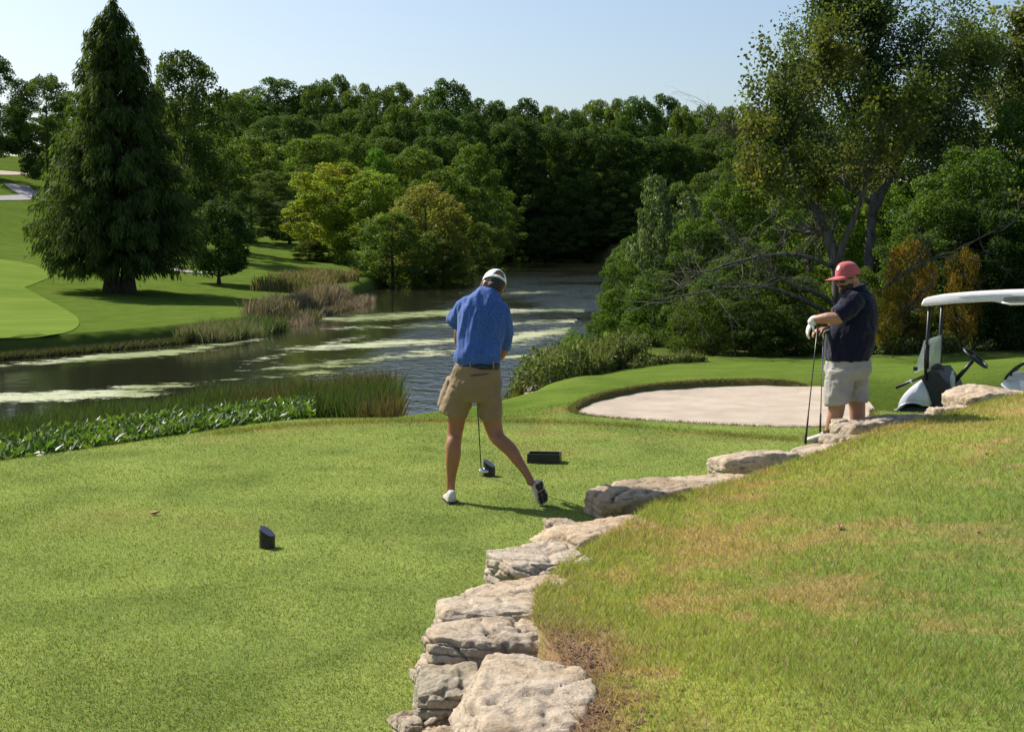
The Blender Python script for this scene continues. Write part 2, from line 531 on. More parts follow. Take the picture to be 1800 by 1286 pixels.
def turf_colour(X, Y):
    n1 = fbm(X * .7, Y * .5, 21); n2 = fbm(X * 2.3, Y * 2.3, 31)
    sh = X.shape + (1,)
    far = sstep(15.3, 17.5, Y).reshape(sh)
    c = lerp(GREEN_TEE, lerp(GREEN_LAWN, GREEN_LAWN * .85, sstep(28, 40, Y).reshape(sh)), far)
    tan = sstep(.56, .78, n1 * .6 + n2 * .4).reshape(sh) * .55 * (1 - .8 * far)
    c = lerp(c, TAN, tan)
    dk = sstep(.5, .3, n2).reshape(sh) * .3
    c = lerp(c, GREEN_DARK, dk)
    e = line_dist(EDGE, X, Y)
    c = lerp(c, TAN * .95, (np.exp(-(e / .22) ** 2) * sstep(.35, .65, fbm(X * 1.2, Y * 3, 77))).reshape(sh) * .45)
    # worn spot beside the bunker and the brown fringe of its lip
    q = G(1035, 706, -.1)
    wsp = G(985, 722, -.05)
    c = lerp(c, TAN * .9, np.exp(-(((X - wsp[0]) / .16) ** 2 + ((Y - wsp[1]) / .3) ** 2)).reshape(sh) * .9)
    b = poly_sd(BUNKER, X, Y)
    c = lerp(c, np.array([.13, .095, .045]), (np.exp(-((b + .02) / .07) ** 2)).reshape(sh) * .8)
    sdl = poly_sd(LAKE, X, Y)
    c = lerp(c, MUD, sstep(.55, .1, sdl / lerp(2.4, .8, sstep(20, 27, Y))).reshape(sh))
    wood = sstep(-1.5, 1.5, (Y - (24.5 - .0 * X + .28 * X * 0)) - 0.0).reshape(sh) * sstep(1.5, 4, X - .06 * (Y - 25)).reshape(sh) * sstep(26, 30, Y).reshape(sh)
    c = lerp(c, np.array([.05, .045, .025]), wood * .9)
    return c
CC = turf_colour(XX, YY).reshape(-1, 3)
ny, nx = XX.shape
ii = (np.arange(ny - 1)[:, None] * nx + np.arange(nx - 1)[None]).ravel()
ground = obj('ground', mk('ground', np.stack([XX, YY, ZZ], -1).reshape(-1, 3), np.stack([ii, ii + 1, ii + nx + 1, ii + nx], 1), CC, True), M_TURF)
tag(ground, 'mown grass of the tee, fairway and far hillside', kind='structure')

# lake
lx = np.array([p[0] for p in LAKE]); ly = np.array([p[1] for p in LAKE])
lk = obj('lake', mk('lake', np.array([[-70, -2, WATER_Z], [22, -2, WATER_Z], [22, 226, WATER_Z], [-70, 226, WATER_Z]]), np.array([[0, 1, 2, 3]])), M_WATER)
tag(lk, 'dark lake reflecting trees and sky, narrowing away', kind='structure')

# algae mats floating on it: cells kept by noise, further broken up by the material
cw = .16
ax_, ay_ = np.meshgrid(np.arange(-24, 12, cw), np.arange(19, 110, cw * 1.6))
ax_ = ax_.ravel(); ay_ = ay_.ravel()
sdA = poly_sd(LAKE, ax_, ay_)
keep = sdA < -.05
ax_, ay_, sdA = ax_[keep], ay_[keep], sdA[keep]
pxA = 900 + FPX * ax_ / ay_; pyA = 425 + FPX * (EYE - WATER_Z) / ay_
field = fbm(ax_ * .22 + 4, ay_ * .16, 51, 5)
def band(x0, y0, x1, y1, w, s):        # a drift of algae between two points of the water
    a = G(x0, y0, WATER_Z)[:2]; b = G(x1, y1, WATER_Z)[:2]
    return s * np.exp(-(line_dist([a, b], ax_, ay_) / w) ** 2)
drift = np.zeros_like(field)
for q in [(-60, 648, 330, 616, .9, .4), (330, 616, 430, 596, .7, .34), (-60, 705, 200, 692, 1.2, .42), (250, 680, 560, 655, .9, .42), (430, 655, 760, 622, 1.2, .36), (560, 612, 900, 592, 1.5, .34),
          (600, 560, 860, 545, 3.0, .5), (700, 600, 1000, 600, 1.5, .2), (860, 545, 1010, 545, 2.5, .42), (860, 600, 1010, 578, 1.4, .42), (880, 628, 965, 624, .5, .5), (900, 515, 990, 510, 2.5, .25), (700, 660, 740, 640, .6, .2), (430, 640, 700, 575, .6, .22), (620, 578, 1000, 566, 2.2, .3), (560, 640, 900, 606, 1.8, .28)]:
    drift = np.maximum(drift, band(*q))
clear = np.maximum(.6 * np.exp(-(((pxA - 830) / 120) ** 2 + ((pyA - 668) / 26) ** 2)), .45 * np.exp(-(((pxA - 180) / 330) ** 2 + ((pyA - 662) / 16) ** 2)))
val = field * .55 + drift - clear
k = val > .26
ax_, ay_, val, pxA, pyA = ax_[k], ay_[k], val[k], pxA[k], pyA[k]
h = cw * .5
V = np.stack([np.stack([ax_ - h, ay_ - h * 1.6], 1), np.stack([ax_ + h, ay_ - h * 1.6], 1), np.stack([ax_ + h, ay_ + h * 1.6], 1), np.stack([ax_ - h, ay_ + h * 1.6], 1)], 1).reshape(-1, 2)
V = np.concatenate([V, np.full((len(V), 1), WATER_Z + .006)], 1)
gm = sstep(.52, .66, fbm(ax_ * .3, ay_ * .12, 88)) + np.exp(-(((pxA - 650) / 150) ** 2 + ((pyA - 636) / 8) ** 2)) + np.exp(-(((pxA - 480) / 150) ** 2 + ((pyA - 663) / 6) ** 2)) + np.exp(-(((pxA - 660) / 70) ** 2 + ((pyA - 552) / 8) ** 2)) + np.exp(-(((pxA - 930) / 60) ** 2 + ((pyA - 622) / 5) ** 2))
ca = lerp(np.array([.33, .35, .21]), np.array([.15, .19, .045]), np.clip(gm, 0, 1)[:, None])
al = obj('algae_mat', mk('algae_mat', V, np.arange(len(V)).reshape(-1, 4), np.repeat(ca, 4, 0)), M_ALGAE)
da = al.data.attributes.new('dens', 'FLOAT', 'POINT'); da.data.foreach_set('value', np.repeat(np.clip((val - .28) / .62, 0, .83), 4).astype(np.float32))
tag(al, 'pale green algae and duckweed drifting on the lake', 'algae', kind='stuff')
del XX, YY, ZZ, CC

def drape(name, pts_px, mat, width=None, lift=.03, label=None, sub=8, poly=False):
    """strip or polygon laid on the ground through photo points"""
    pts = [Gt(*p) for p in pts_px]
    if poly:
        pl = chaikin([p[:2] for p in pts], 2)
        pl = np.array(pl); c = pl.mean(0); rings = 10
        V = [np.array([[c[0], c[1]]])] + [c + (pl - c) * (k + 1) / rings for k in range(rings)]
        V = np.concatenate(V); n = len(pl); F3 = [[0, 1 + i, 1 + (i + 1) % n] for i in range(n)]
        F4 = [[1 + k * n + i, 1 + (k + 1) * n + i, 1 + (k + 1) * n + (i + 1) % n, 1 + k * n + (i + 1) % n] for k in range(rings - 1) for i in range(n)]
        Z = terrain(V[:, 0], V[:, 1]) + lift
        me = mk(name, np.column_stack([V, Z]), [np.array(F3), np.array(F4)], None, True)
    else:
        pl = np.array(chaikin([p[:2] for p in pts], 2, False))
        T = np.gradient(pl, axis=0); T /= np.linalg.norm(T, axis=1)[:, None]
        Nn = np.stack([-T[:, 1], T[:, 0]], 1)
        V = np.concatenate([pl + Nn * width / 2 * s for s in (-1, -.33, .33, 1)]); n = len(pl)
        F = [[k * n + i, k * n + i + 1, (k + 1) * n + i + 1, (k + 1) * n + i] for k in range(3) for i in range(n - 1)]
        me = mk(name, np.column_stack([V, terrain(V[:, 0], V[:, 1]) + lift]), np.array(F), None, True)
    o = obj(name, me, mat); tag(o, label, kind='structure'); return o

def green_mat():
    m, nt, b, o = new_mat('green_turf')
    n1 = noise_node(nt, .25, 5, .6); n2 = noise_node(nt, 6, 4, .6)
    r = ramp(nt, n1.outputs[0], [(.35, (.115, .178, .03)), (.65, (.15, .205, .04))])
    tc = N(nt, 'ShaderNodeTexCoord'); mp = N(nt, 'ShaderNodeMapping'); mp.inputs['Scale'].default_value = (.25, 2.2, 1); mp.inputs['Rotation'].default_value = (0, 0, .35); nt.links.new(tc.outputs['Object'], mp.inputs[0])
    n2 = noise_node(nt, 1.0, 5, .65, vec=mp.outputs[0])
    r2 = ramp(nt, n2.outputs[0], [(.3, (.8, .84, .8)), (.7, (1.16, 1.12, 1.15))])
    nt.links.new(mixc(nt, 'MULTIPLY', 1, r.outputs[0], r2.outputs[0]), b.inputs['Base Color'])
    b.inputs['Roughness'].default_value = 1.0; b.inputs['Specular IOR Level'].default_value = 0.0
    return m
drape('putting_green', [(-220, 470), (-100, 450), (0, 455), (60, 465), (98, 485), (70, 497), (30, 500), (70, 520), (120, 545), (145, 566), (125, 590), (60, 604), (-60, 612), (-200, 600), (-260, 530)], green_mat(), lift=.02, label='pale smooth putting green on the left bank', poly=True)
drape('cart_path', [(-260, 352), (-120, 350), (-40, 350), (20, 349), (60, 347), (110, 346)], M_PATH, 2.2, .05, 'grey path crossing the far left hillside')
drape('cart_path', [(28, 326), (38, 333), (52, 343), (66, 349), (90, 356)], M_PATH, 2.6, .055, 'grey path forking down behind the cypress')
drape('cart_path', [(250, 466), (295, 474), (330, 479), (372, 481)], M_PATH, 1.6, .05, 'short piece of grey path right of the cypress trunk')
drape('far_bunker', [(-60, 297), (0, 302), (30, 304), (62, 308), (30, 309), (0, 309), (-60, 306)], M_SAND, lift=.06, label='white sand bunker high on the left hillside', poly=True)

# sand of the near bunker
bx = np.array(BUNKER); bc = bx.mean(0); rings = 26
V = [bc[None]] + [bc + (bx - bc) * (1.015 * (k + 1) / rings) for k in range(rings)]
V = np.concatenate(V); n = len(bx)
F3 = [[0, 1 + i, 1 + (i + 1) % n] for i in range(n)]
F4 = [[1 + k * n + i, 1 + (k + 1) * n + i, 1 + (k + 1) * n + (i + 1) % n, 1 + k * n + (i + 1) % n] for k in range(rings - 1) for i in range(n)]
sdb = poly_sd(BUNKER, V[:, 0], V[:, 1])
zs = -.03 - .16 * sstep(15.4, 17.2, V[:, 1]) * sstep(1.2, -.5, V[:, 0]) - .03 * sstep(15.2, 18.5, V[:, 1]) - .03 * sstep(0, .8, -sdb) + .03 * (fbm(V[:, 0] * 2.5, V[:, 1] * 2.5, 5) - .5) + .02 * (fbm(V[:, 0] * 9, V[:, 1] * 9, 6) - .5)
zs = zs - .02 * sstep(16, 20, V[:, 1])
sb = obj('sand_bunker', mk('sand_bunker', np.column_stack([V, zs]), [np.array(F3), np.array(F4)], None, True), M_SAND)
tag(sb, 'pale sand bunker beyond the tee', kind='structure')

# ------------------------------------------------------------------ grass slope held by the stone wall
BND = np.array([(-1.6, -4, .42), (-.7, 1, .42), (.05, 3.2, .40), (.22, 4.6, .36), (.18, 5.4, .345), (.10, 6.2, .27), (.12, 7.0, .20), (.30, 7.9, .155), (.66, 8.9, .125), (1.02, 9.8, .15),
                (1.75, 10.8, .135), (2.45, 11.8, .15), (3.25, 12.7, .25), (4.05, 13.55, .285), (5.0, 14.2, .40), (6.3, 15.0, .50), (9.5, 16.6, .62), (16, 19, .8)])
_bt = np.concatenate([[0], np.cumsum(np.linalg.norm(np.diff(BND[:, :2], axis=0), axis=1))])
def bnd(s):
    """point of the slope's edge at arc length s"""
    return np.stack([np.interp(s, _bt, BND[:, k]) for k in range(3)], -1)
TDIR = np.array([.76, -.65])
def slope_pt(s, t):
    b = bnd(s)
    x = b[..., 0] + TDIR[0] * t; y = b[..., 1] + TDIR[1] * t
    tp = np.maximum(t, 0)
    z = b[..., 2] + .05 * tp + .06 * sstep(0, 2.5, tp) + .05 * (fbm(x * .9, y * .9, 61) - .5) * sstep(0, .5, tp)
    z = np.where(t < 0, b[..., 2] + t * 2.0, z)
    return np.stack([x, y, z], -1)
SS = np.unique(np.concatenate([np.linspace(0, _bt[-1], 300)]))
TT = np.concatenate([[-.2, -.1, -.03], np.linspace(0, 2, 40), np.linspace(2.1, 14, 50)])
S2, T2 = np.meshgrid(SS, TT)
SV = slope_pt(S2, T2)
STRAW = np.array([.30, .20, .11]); SOIL = np.array([.17, .092, .055]); SL_G = np.array([.195, .275, .066]); SL_Y = np.array([.32, .36, .08]); SL_B = np.array([.45, .32, .15])
def slope_colour(X, Y, S, T):
    n1 = fbm(X * .75, Y * .75, 41); n2 = fbm(X * 2.6, Y * 2.6, 43)
    sh = X.shape + (1,)
    c = lerp(SL_G, SL_Y, sstep(2.6, .4, T + (n2 - .5)).reshape(sh) * .8)
    n3 = fbm(X * 7, Y * 7, 47)
    br = np.clip(sstep(.52, .66, n1 * .42 + n2 * .25 + n3 * .33) * .75 + .4 * sstep(7.5, 13, Y) * sstep(2.2, .3, T) * sstep(.35, .6, n2), 0, .85)
    c = lerp(c, SL_B, br.reshape(sh))
    bare = sstep(.5, .12, T + (n2 - .5) * 1.2) * sstep(6.5, 5.5, Y) * .93
    c = lerp(c, lerp(STRAW, SOIL, sstep(.4, .6, n2).reshape(sh)), bare.reshape(sh))
    return c, bare
sc_, _ = slope_colour(SV[..., 0], SV[..., 1], S2, T2)
my, mx = S2.shape
ii = (np.arange(my - 1)[:, None] * mx + np.arange(mx - 1)[None]).ravel()
slope = obj('grass_slope', mk('grass_slope', SV.reshape(-1, 3), np.stack([ii, ii + 1, ii + mx + 1, ii + mx], 1), sc_.reshape(-1, 3) * .8, True), M_TURF)
tag(slope, 'sunny grass slope above the stone wall', kind='structure')

# ------------------------------------------------------------------ stone wall
def stone_mesh(seed, size, rough=1.0, sub=26):
    """rounded, layered, pitted limestone block, top face at z = 0"""
    r = np.random.default_rng(seed)
    sx, sy, sz = size
    n = sub
    F, V, idx = [], [], {}
    def vid(p):
        k = tuple(np.round(p, 5))
        if k not in idx: idx[k] = len(V); V.append(p)
        return idx[k]
    lin = np.linspace(-1, 1, n + 1)
    for axis in range(3):
        for sgn in (-1, 1):
            for i in range(n):
                for j in range(n):
                    q = []
                    for (a, b) in ((i, j), (i + 1, j), (i + 1, j + 1), (i, j + 1)):
                        p = [0, 0, 0]; p[axis] = sgn; p[(axis + 1) % 3] = lin[a]; p[(axis + 2) % 3] = lin[b]
                        q.append(vid(np.array(p, float)))
                    F.append(q if sgn > 0 else q[::-1])
    V = np.array(V)
    half = np.array([sx, sy, sz]) / 2
    lp = (np.abs(V) ** 9.0).sum(1)[:, None] ** (1 / 9.0)
    D = V / lp
    U = D / np.linalg.norm(D, axis=1)[:, None]
    rad = np.linalg.norm(D, axis=1)
    # broken faces: planes that cut corners and edges off the block
    for k_ in range(11):
        nrm = r.normal(size=3); nrm[2] *= .75 if k_ < 8 else .3; nrm /= np.linalg.norm(nrm)
        ext = np.abs(nrm).sum(); dist = ext * r.uniform(.66, .90)
        c_ = U @ nrm
        rad = np.where(c_ > 1e-3, np.minimum(rad, dist / np.maximum(c_, 1e-3)), rad)
    Q = U * rad[:, None] * half
    tx, ty = r.uniform(-.09, .09, 2)
    Q[:, 2] += Q[:, 0] * tx + Q[:, 1] * ty
    off = r.uniform(-50, 50, 3)
    out = np.empty_like(Q); m = min(half)
    nr = D / np.linalg.norm(D, axis=1)[:, None]
    bed = Vector((r.normal(0, .12), r.normal(0, .12), 1)).normalized()
    for i, (p, d) in enumerate(zip(Q, nr)):
        v = Vector(p) + Vector(off)
        hgt_ = v.dot(bed)
        big = mnoise.noise(v * 2.2) * .035
        warp = .5 * mnoise.noise(v * 3.0)
        lay = hgt_ * 22 + warp * 2.0; fr = lay - math.floor(lay)
        ledge = (mnoise.noise(Vector((math.floor(lay) * 7.31, v.x * 1.3, v.y * 1.3)))) * .030 - (.022 if fr < .14 else 0)
        horiz = max(0.0, 1 - d[2] ** 2 * 1.3)
        pit = mnoise.noise(v * 17.0); pit2 = mnoise.noise(v * 33.0 + Vector((4, 4, 4)))
        crack = max(0, .09 - abs(mnoise.noise(v * 4.6 + Vector((9, 3, 1))))) / .09
        gate = max(0, mnoise.noise(v * 2.4 + Vector((2, 8, 5))) + .15)
        fine = mnoise.noise(v * 48.0) * .0045 + mnoise.noise(v * 90.0) * .0022
        a = big + ledge * horiz * 1.0 - max(0, -pit - .05) * .055 * rough * gate * 1.6 - max(0, pit2 - .2) * .02 * rough * gate - crack * .022 * rough + fine
        out[i] = p + d * a
    out[:, 2] -= np.quantile(out[:, 2], .97)
    return mk('stone', out, np.array(F), None, True)

wall = thing('stone_wall', 'low dry stone retaining wall of rough pale limestone blocks edging the tee', 'stone wall', (0.2, 8, 0))
STONES = [  # x, y, top z, size x, size y, height, yaw, tint, rough
    (.07, 5.0, .375, .56, 1.0, .50, .06, (1.0, .97, .93), 1.0),
    (-.07, 6.12, .285, .62, .58, .27, .12, (.95, .92, .88), 1.5),
    (-.05, 6.72, .23, .62, .42, .30, .15, (1.06, 1.04, 1.0), .8),
    (.04, 7.22, .19, .56, .52, .26, .3, (1.06, 1.0, .92), 1.0),
    (.17, 7.98, .185, .56, .62, .30, .35, (1.0, 1.0, 1.0), 1.1),
    (.56, 9.05, .14, .78, .62, .27, .35, (1.05, .96, .84), .9),
    (.96, 10.15, .205, .84, .56, .36, .22, (.84, .78, .7), 1.6),
    (1.55, 10.85, .14, .92, .42, .28, .45, (1.08, 1.02, .94), .8),
    (2.07, 11.85, .195, .84, .46, .32, .3, (1.05, 1.0, .95), 1.0),
    (2.25, 11.45, .125, .9, .34, .25, .6, (1.08, 1.04, 1.0), .7),
    (2.75, 12.45, .17, .55, .40, .3, .6, (1.05, 1.0, .95), .8),
    (3.08, 12.85, .20, .58, .44, .30, .5, (.9, .87, .84), 1.3),
    (3.48, 13.45, .285, .80, .44, .36, .35, (.85, .82, .8), 1.4),
    (3.13, 13.5, .26, .15, .18, .32, .2, (1.0, .95, .85), .8),
    (3.98, 13.75, .285, .46, .36, .36, .4, (.92, .9, .88), 1.0),
    (4.32, 13.95, .33, .42, .26, .30, .3, (1.05, 1.0, .95), .7),
    (4.98, 14.5, .455, 1.0, .56, .46, .22, (1.05, .98, .9), 1.0),
    (5.95, 14.95, .50, .95, .5, .5, .3, (1.0, .96, .9), 1.0),
    (6.9, 15.5, .52, .9, .5, .5, .4, (1.0, .96, .9), 1.0),
    # lower course near the camera
    (-.29, 5.98, .165, .26, .34, .17, .1, (.98, .96, .92), 1.1),
    (-.27, 5.66, .20, .24, .3, .17, .0, (.82, .84, .8), 1.2),
    (-.40, 5.55, .07, .20, .28, .16, .3, (.8, .78, .74), 1.3),
    (-.25, 5.45, .06, .28, .34, .18, .2, (1.0, .97, .92), 1.3),
    (-.20, 5.1, .12, .30, .5, .24, .1, (.95, .92, .88), 1.2),
    (-.30, 4.5, .22, .45, .6, .36, .1, (1.0, .97, .92), 1.1),
    (-.15, 3.7, .40, .5, .8, .5, .15, (1.0, .97, .92), 1.1),
    (-.45, 2.8, .42, .55, .8, .5, .3, (1.0, .97, .92), 1.1),
    (-.75, 1.8, .42, .55, .9, .5, .25, (1.0, .97, .92), 1.1),
    (.30, 8.5, .07, .3, .4, .16, .4, (.95, .9, .85), 1.0),
    (.36, 9.5, .06, .24, .4, .14, .3, (.9, .85, .8), 1.0),
]
for i, (x, y, zt, sx, sy, h, yaw, tint, rg) in enumerate(STONES):
    big = y < 9
    me = stone_mesh(100 + i, (sx, sy, h), rg, 40 if big else 28)
    o = obj('stone', me, M_STONE, wall, (x - .2, y - 8, zt))
    o.rotation_euler = (0, 0, yaw); o.color = (*tint, 1)

# ------------------------------------------------------------------ grass blades
def scatter_tee(n):
    y = 4.9 * (17.5 / 4.9) ** rng.uniform(0, 1, n)
    x = rng.uniform(-.40, .40, n) * y
    b = np.interp(y, BND[:, 1], BND[:, 0])
    k = (x < b + .1) | (y > 13.5)
    x, y = x[k], y[k]
    k = (poly_sd(BUNKER, x, y) > .03) & (poly_sd(LAKE, x, y) > 1.6)
    return x[k], y[k]
x, y = scatter_tee(400000)
z = terrain(x, y)
c = turf_colour(x, y)
n2 = fbm(x * 3, y * 3, 15)
hh = rng.uniform(.008, .018, len(x)) * (.75 + .6 * n2)
ww = .0028 * (1 + y * .16)
V, F, k = blades(np.column_stack([x, y, z - .002]), hh, ww * rng.uniform(.6, 1.2, len(x)), .9, rng)
c = c * rng.uniform(.72, 1.35, (len(x), 1)) * rng.uniform(.92, 1.1, (len(x), 3))
dry = rng.uniform(size=len(x)) < .12
c[dry] = np.array([.34, .29, .17]) * rng.uniform(.7, 1.2, (dry.sum(), 1))
fleck = rng.uniform(size=len(x)) < .0012
c[fleck] = np.array([.62, .57, .46])
g = obj('tee_grass', mk('tee_grass', V, F, np.repeat(c, k, 0)), M_GRASS)
tag(g, 'closely mown green turf blades of the tee', 'grass', kind='stuff')

n = 330000
yy = 2.9 * (17 / 2.9) ** rng.uniform(0, 1, n)      # denser where it is nearer
s = np.interp(yy, BND[:, 1], _bt) + rng.uniform(-.5, 3.5, n) * 1.0
t = rng.uniform(0, 1, n) ** 1.25 * np.interp(yy, [3, 6, 14], [6.5, 6, 5])
s = np.clip(s, 0, _bt[-1])
p = slope_pt(s, t)
k = (p[:, 1] > 2.8) & (np.abs(p[:, 0] / np.maximum(p[:, 1], .1)) < .42)
s, t, p = s[k], t[k], p[k]
c, bare = slope_colour(p[:, 0], p[:, 1], s, t)
k = rng.uniform(size=len(s)) > bare * .93
s, t, p, c = s[k], t[k], p[k], c[k]
n2 = fbm(p[:, 0] * 4, p[:, 1] * 4, 17)
edge = sstep(.5, .05, t) * sstep(7, 8, p[:, 1])
hh = rng.uniform(.018, .045, len(s)) * (.6 + .8 * n2 + .4 * edge)
V, F, k = blades(p - np.array([0, 0, .003]), hh, (.0028 + .0003 * p[:, 1]) * rng.uniform(.6, 1.3, len(s)), 1.0, rng)
c = c * rng.uniform(.6, 1.45, (len(s), 1)) * rng.uniform(.9, 1.12, (len(s), 3))
dry = rng.uniform(size=len(s)) < .20
c[dry] = np.array([.42, .32, .17]) * rng.uniform(.6, 1.2, (dry.sum(), 1))
g = obj('slope_grass', mk('slope_grass', V, F, np.repeat(c, k, 0)), M_GRASS)
tag(g, 'patchy green and straw coloured grass on the slope', 'grass', kind='stuff')

# straw and dead roots on the bare patch behind the nearest stones
n = 2600
s = np.interp(rng.uniform(4.0, 7.6, n), BND[:, 1], _bt); t = np.abs(rng.normal(.08, .2, n)) - .04
p = slope_pt(s, t); a = rng.normal(2.3, .9, n); L = rng.uniform(.02, .075, n)
d = np.stack([np.cos(a), np.sin(a), rng.normal(.06, .16, n)], 1) * L[:, None]
sd_ = np.stack([-np.sin(a), np.cos(a), np.zeros(n)], 1) * .0016
V = np.stack([p + [0, 0, .004] - sd_, p + [0, 0, .004] + sd_, p + d + sd_ * .6 + [0, 0, .01], p + d - sd_ * .6 + [0, 0, .01]], 1).reshape(-1, 3)
c = np.array([.34, .22, .13])[None] * rng.uniform(.35, 1.5, (n, 1))
g = obj('straw', mk('straw', V, np.arange(n * 4).reshape(-1, 4), np.repeat(c, 4, 0)), M_REED)
tag(g, 'dead brown roots and straw behind the nearest stones', 'straw', kind='stuff')

# crumbs of reddish soil on the bare patch
A = Acc()
for _ in range(800):
    s_ = np.interp(rng.uniform(4.2, 6.4), BND[:, 1], _bt); t_ = abs(rng.normal(.06, .14)) + .01
    q = slope_pt(np.array(s_), np.array(t_)); e = rng.uniform(.003, .012)
    V, F = box(q + np.array([0, 0, e * .25]), (e * 1.5, e, e * .8), rng.uniform(0, 6.28)); A.add(V + rng.normal(0, e * .16, V.shape), F, np.array([.26, .165, .105]) * rng.uniform(.5, 1.3))
o = obj('soil_crumbs', A.mesh('soil_crumbs'), M_REED); tag(o, 'reddish brown soil crumbs beside the nearest wall stones', 'soil', kind='stuff')

# brown fringe on the bunker lip
bp_ = np.array(BUNKER); per = np.linspace(0, len(bp_), 9000, endpoint=False) + rng.uniform(0, .01, 9000)
i0 = per.astype(int) % len(bp_); f = (per - per.astype(int))[:, None]
q = bp_[i0] * (1 - f) + bp_[(i0 + 1) % len(bp_)] * f + rng.normal(0, .03, (9000, 2))
V, F, k = blades(np.column_stack([q, terrain(q[:, 0], q[:, 1]) - .01]), rng.uniform(.015, .045, 9000), .007, 1.2, rng)
c = lerp(np.array([.20, .15, .07]), np.array([.10, .14, .03]), rng.uniform(size=(9000, 1))) * rng.uniform(.5, 1.3, (9000, 1))
g = obj('bunker_fringe', mk('bunker_fringe', V, F, np.repeat(c, k, 0)), M_GRASS)
tag(g, 'ragged brown and green grass fringe round the sand bunker', 'grass', kind='stuff')

# longer ridge of grass between the tee and the rough
ed = np.array(chaikin(EDGE, 2, False)); m = 9000
u = rng.uniform(0, len(ed) - 1.001, m); i0 = u.astype(int); f = (u - i0)[:, None]
q = ed[i0] * (1 - f) + ed[i0 + 1] * f + rng.normal(0, .10, (m, 2)) + np.array([0, .12])
V, F, k = blades(np.column_stack([q, terrain(q[:, 0], q[:, 1])]), rng.uniform(.012, .04, m), .008, .8, rng)
c = turf_colour(q[:, 0], q[:, 1]) * rng.uniform(.65, 1.5, (m, 1))
g = obj('tee_edge_grass', mk('tee_edge_grass', V, F, np.repeat(c, k, 0)), M_GRASS)
tag(g, 'longer ridge of grass along the far edge of the tee', 'grass', kind='stuff')
# ------------------------------------------------------------------ trees
def unit(v): return v / (np.linalg.norm(v, axis=-1, keepdims=True) + 1e-9)

def crown_parts(seed, H, Rr, z0, nclump, nleaf, L, cols, shape='round', clump=.24, squash=.8, open_=0.0, aspect=.62):
    """leaf clumps spread through a crown volume; returns leaf mesh and clump centres"""
    r = np.random.default_rng(seed)
    cc = []; cr = []
    tries = 0
    while len(cc) < nclump and tries < 20000:
        tries += 1
        f = r.uniform(0, 1)
        if shape == 'round': prof = math.sqrt(max(0, 1 - (2 * f - .9) ** 2 / 1.25))
        elif shape == 'tall': prof = (math.sin(math.pi * min(1, f * .85 + .13)) ** .6)
        elif shape == 'cone': prof = (1 - f) ** .75 + .08
        else: prof = math.sqrt(max(0, 1 - f ** 2.2))          # dome to the ground
        a = r.uniform(0, 2 * math.pi); rad = prof * Rr * (r.uniform(.25, 1) ** .5)
        lump = 1 + .16 * math.sin(2 * a + seed) + .12 * math.sin(3 * a + 2.1 * seed) + .1 * math.sin(5 * f * 3 + seed)
        c = np.array([math.cos(a) * rad * lump * .86, math.sin(a) * rad * lump * .86, z0 + (H - z0) * f * .95])
        q = Rr * clump * r.uniform(.6, 1.25)
        if all(np.linalg.norm(c - o) > .55 * (q + p) * (1 - .25 * (f < .3)) for o, p in zip(cc, cr)):
            cc.append(c); cr.append(q)
    cc = np.array(cc); cr = np.array(cr)
    w = cr ** 2 * (1 - open_ * r.uniform(0, 1, len(cr))); ci = r.choice(len(cc), nleaf, p=w / w.sum())
    d = unit(r.normal(size=(nleaf, 3))); d[:, 2] = np.where(r.uniform(size=nleaf) < .3, np.abs(d[:, 2]), d[:, 2])
    rad = cr[ci] * np.minimum(1.25, .45 + .6 * r.uniform(0, 1, nleaf) ** .6 + .16 * np.abs(r.normal(0, 1, nleaf)))
    pos = cc[ci] + d * rad[:, None] * np.array([1, 1, squash])
    loose = r.uniform(size=nleaf) < .28; cj = r.integers(0, len(cc), nleaf); mixf = r.uniform(.15, .6, nleaf)[:, None]
    near_ = np.linalg.norm(cc[ci] - cc[cj], axis=1) < Rr * .75
    pos = np.where((loose & near_)[:, None], pos * (1 - mixf) + (cc[cj] + d * cr[cj][:, None]) * mixf, pos)
    nrm = unit(d * .8 + np.array([0, 0, .25]) + r.normal(0, .75, (nleaf, 3)))
    LL = L * r.uniform(.6, 1.4, nleaf)
    V, F = leaves(pos, nrm, LL, LL * aspect, r)
    cols = np.asarray(cols, float)
    tc = r.uniform(0, 1, len(cc))
    t = np.clip(tc[ci] * .65 + r.uniform(0, .35, nleaf), 0, .9999) * (len(cols) - 1)
    i = t.astype(int); f = (t - i)[:, None]
    c = cols[i] * (1 - f) + cols[i + 1] * f
    c = c * r.uniform(.7, 1.35, (nleaf, 1)) * (.85 + .3 * r.uniform(size=len(cc)))[ci][:, None]
    return V, F, np.repeat(c, 4, 0), cc, cr

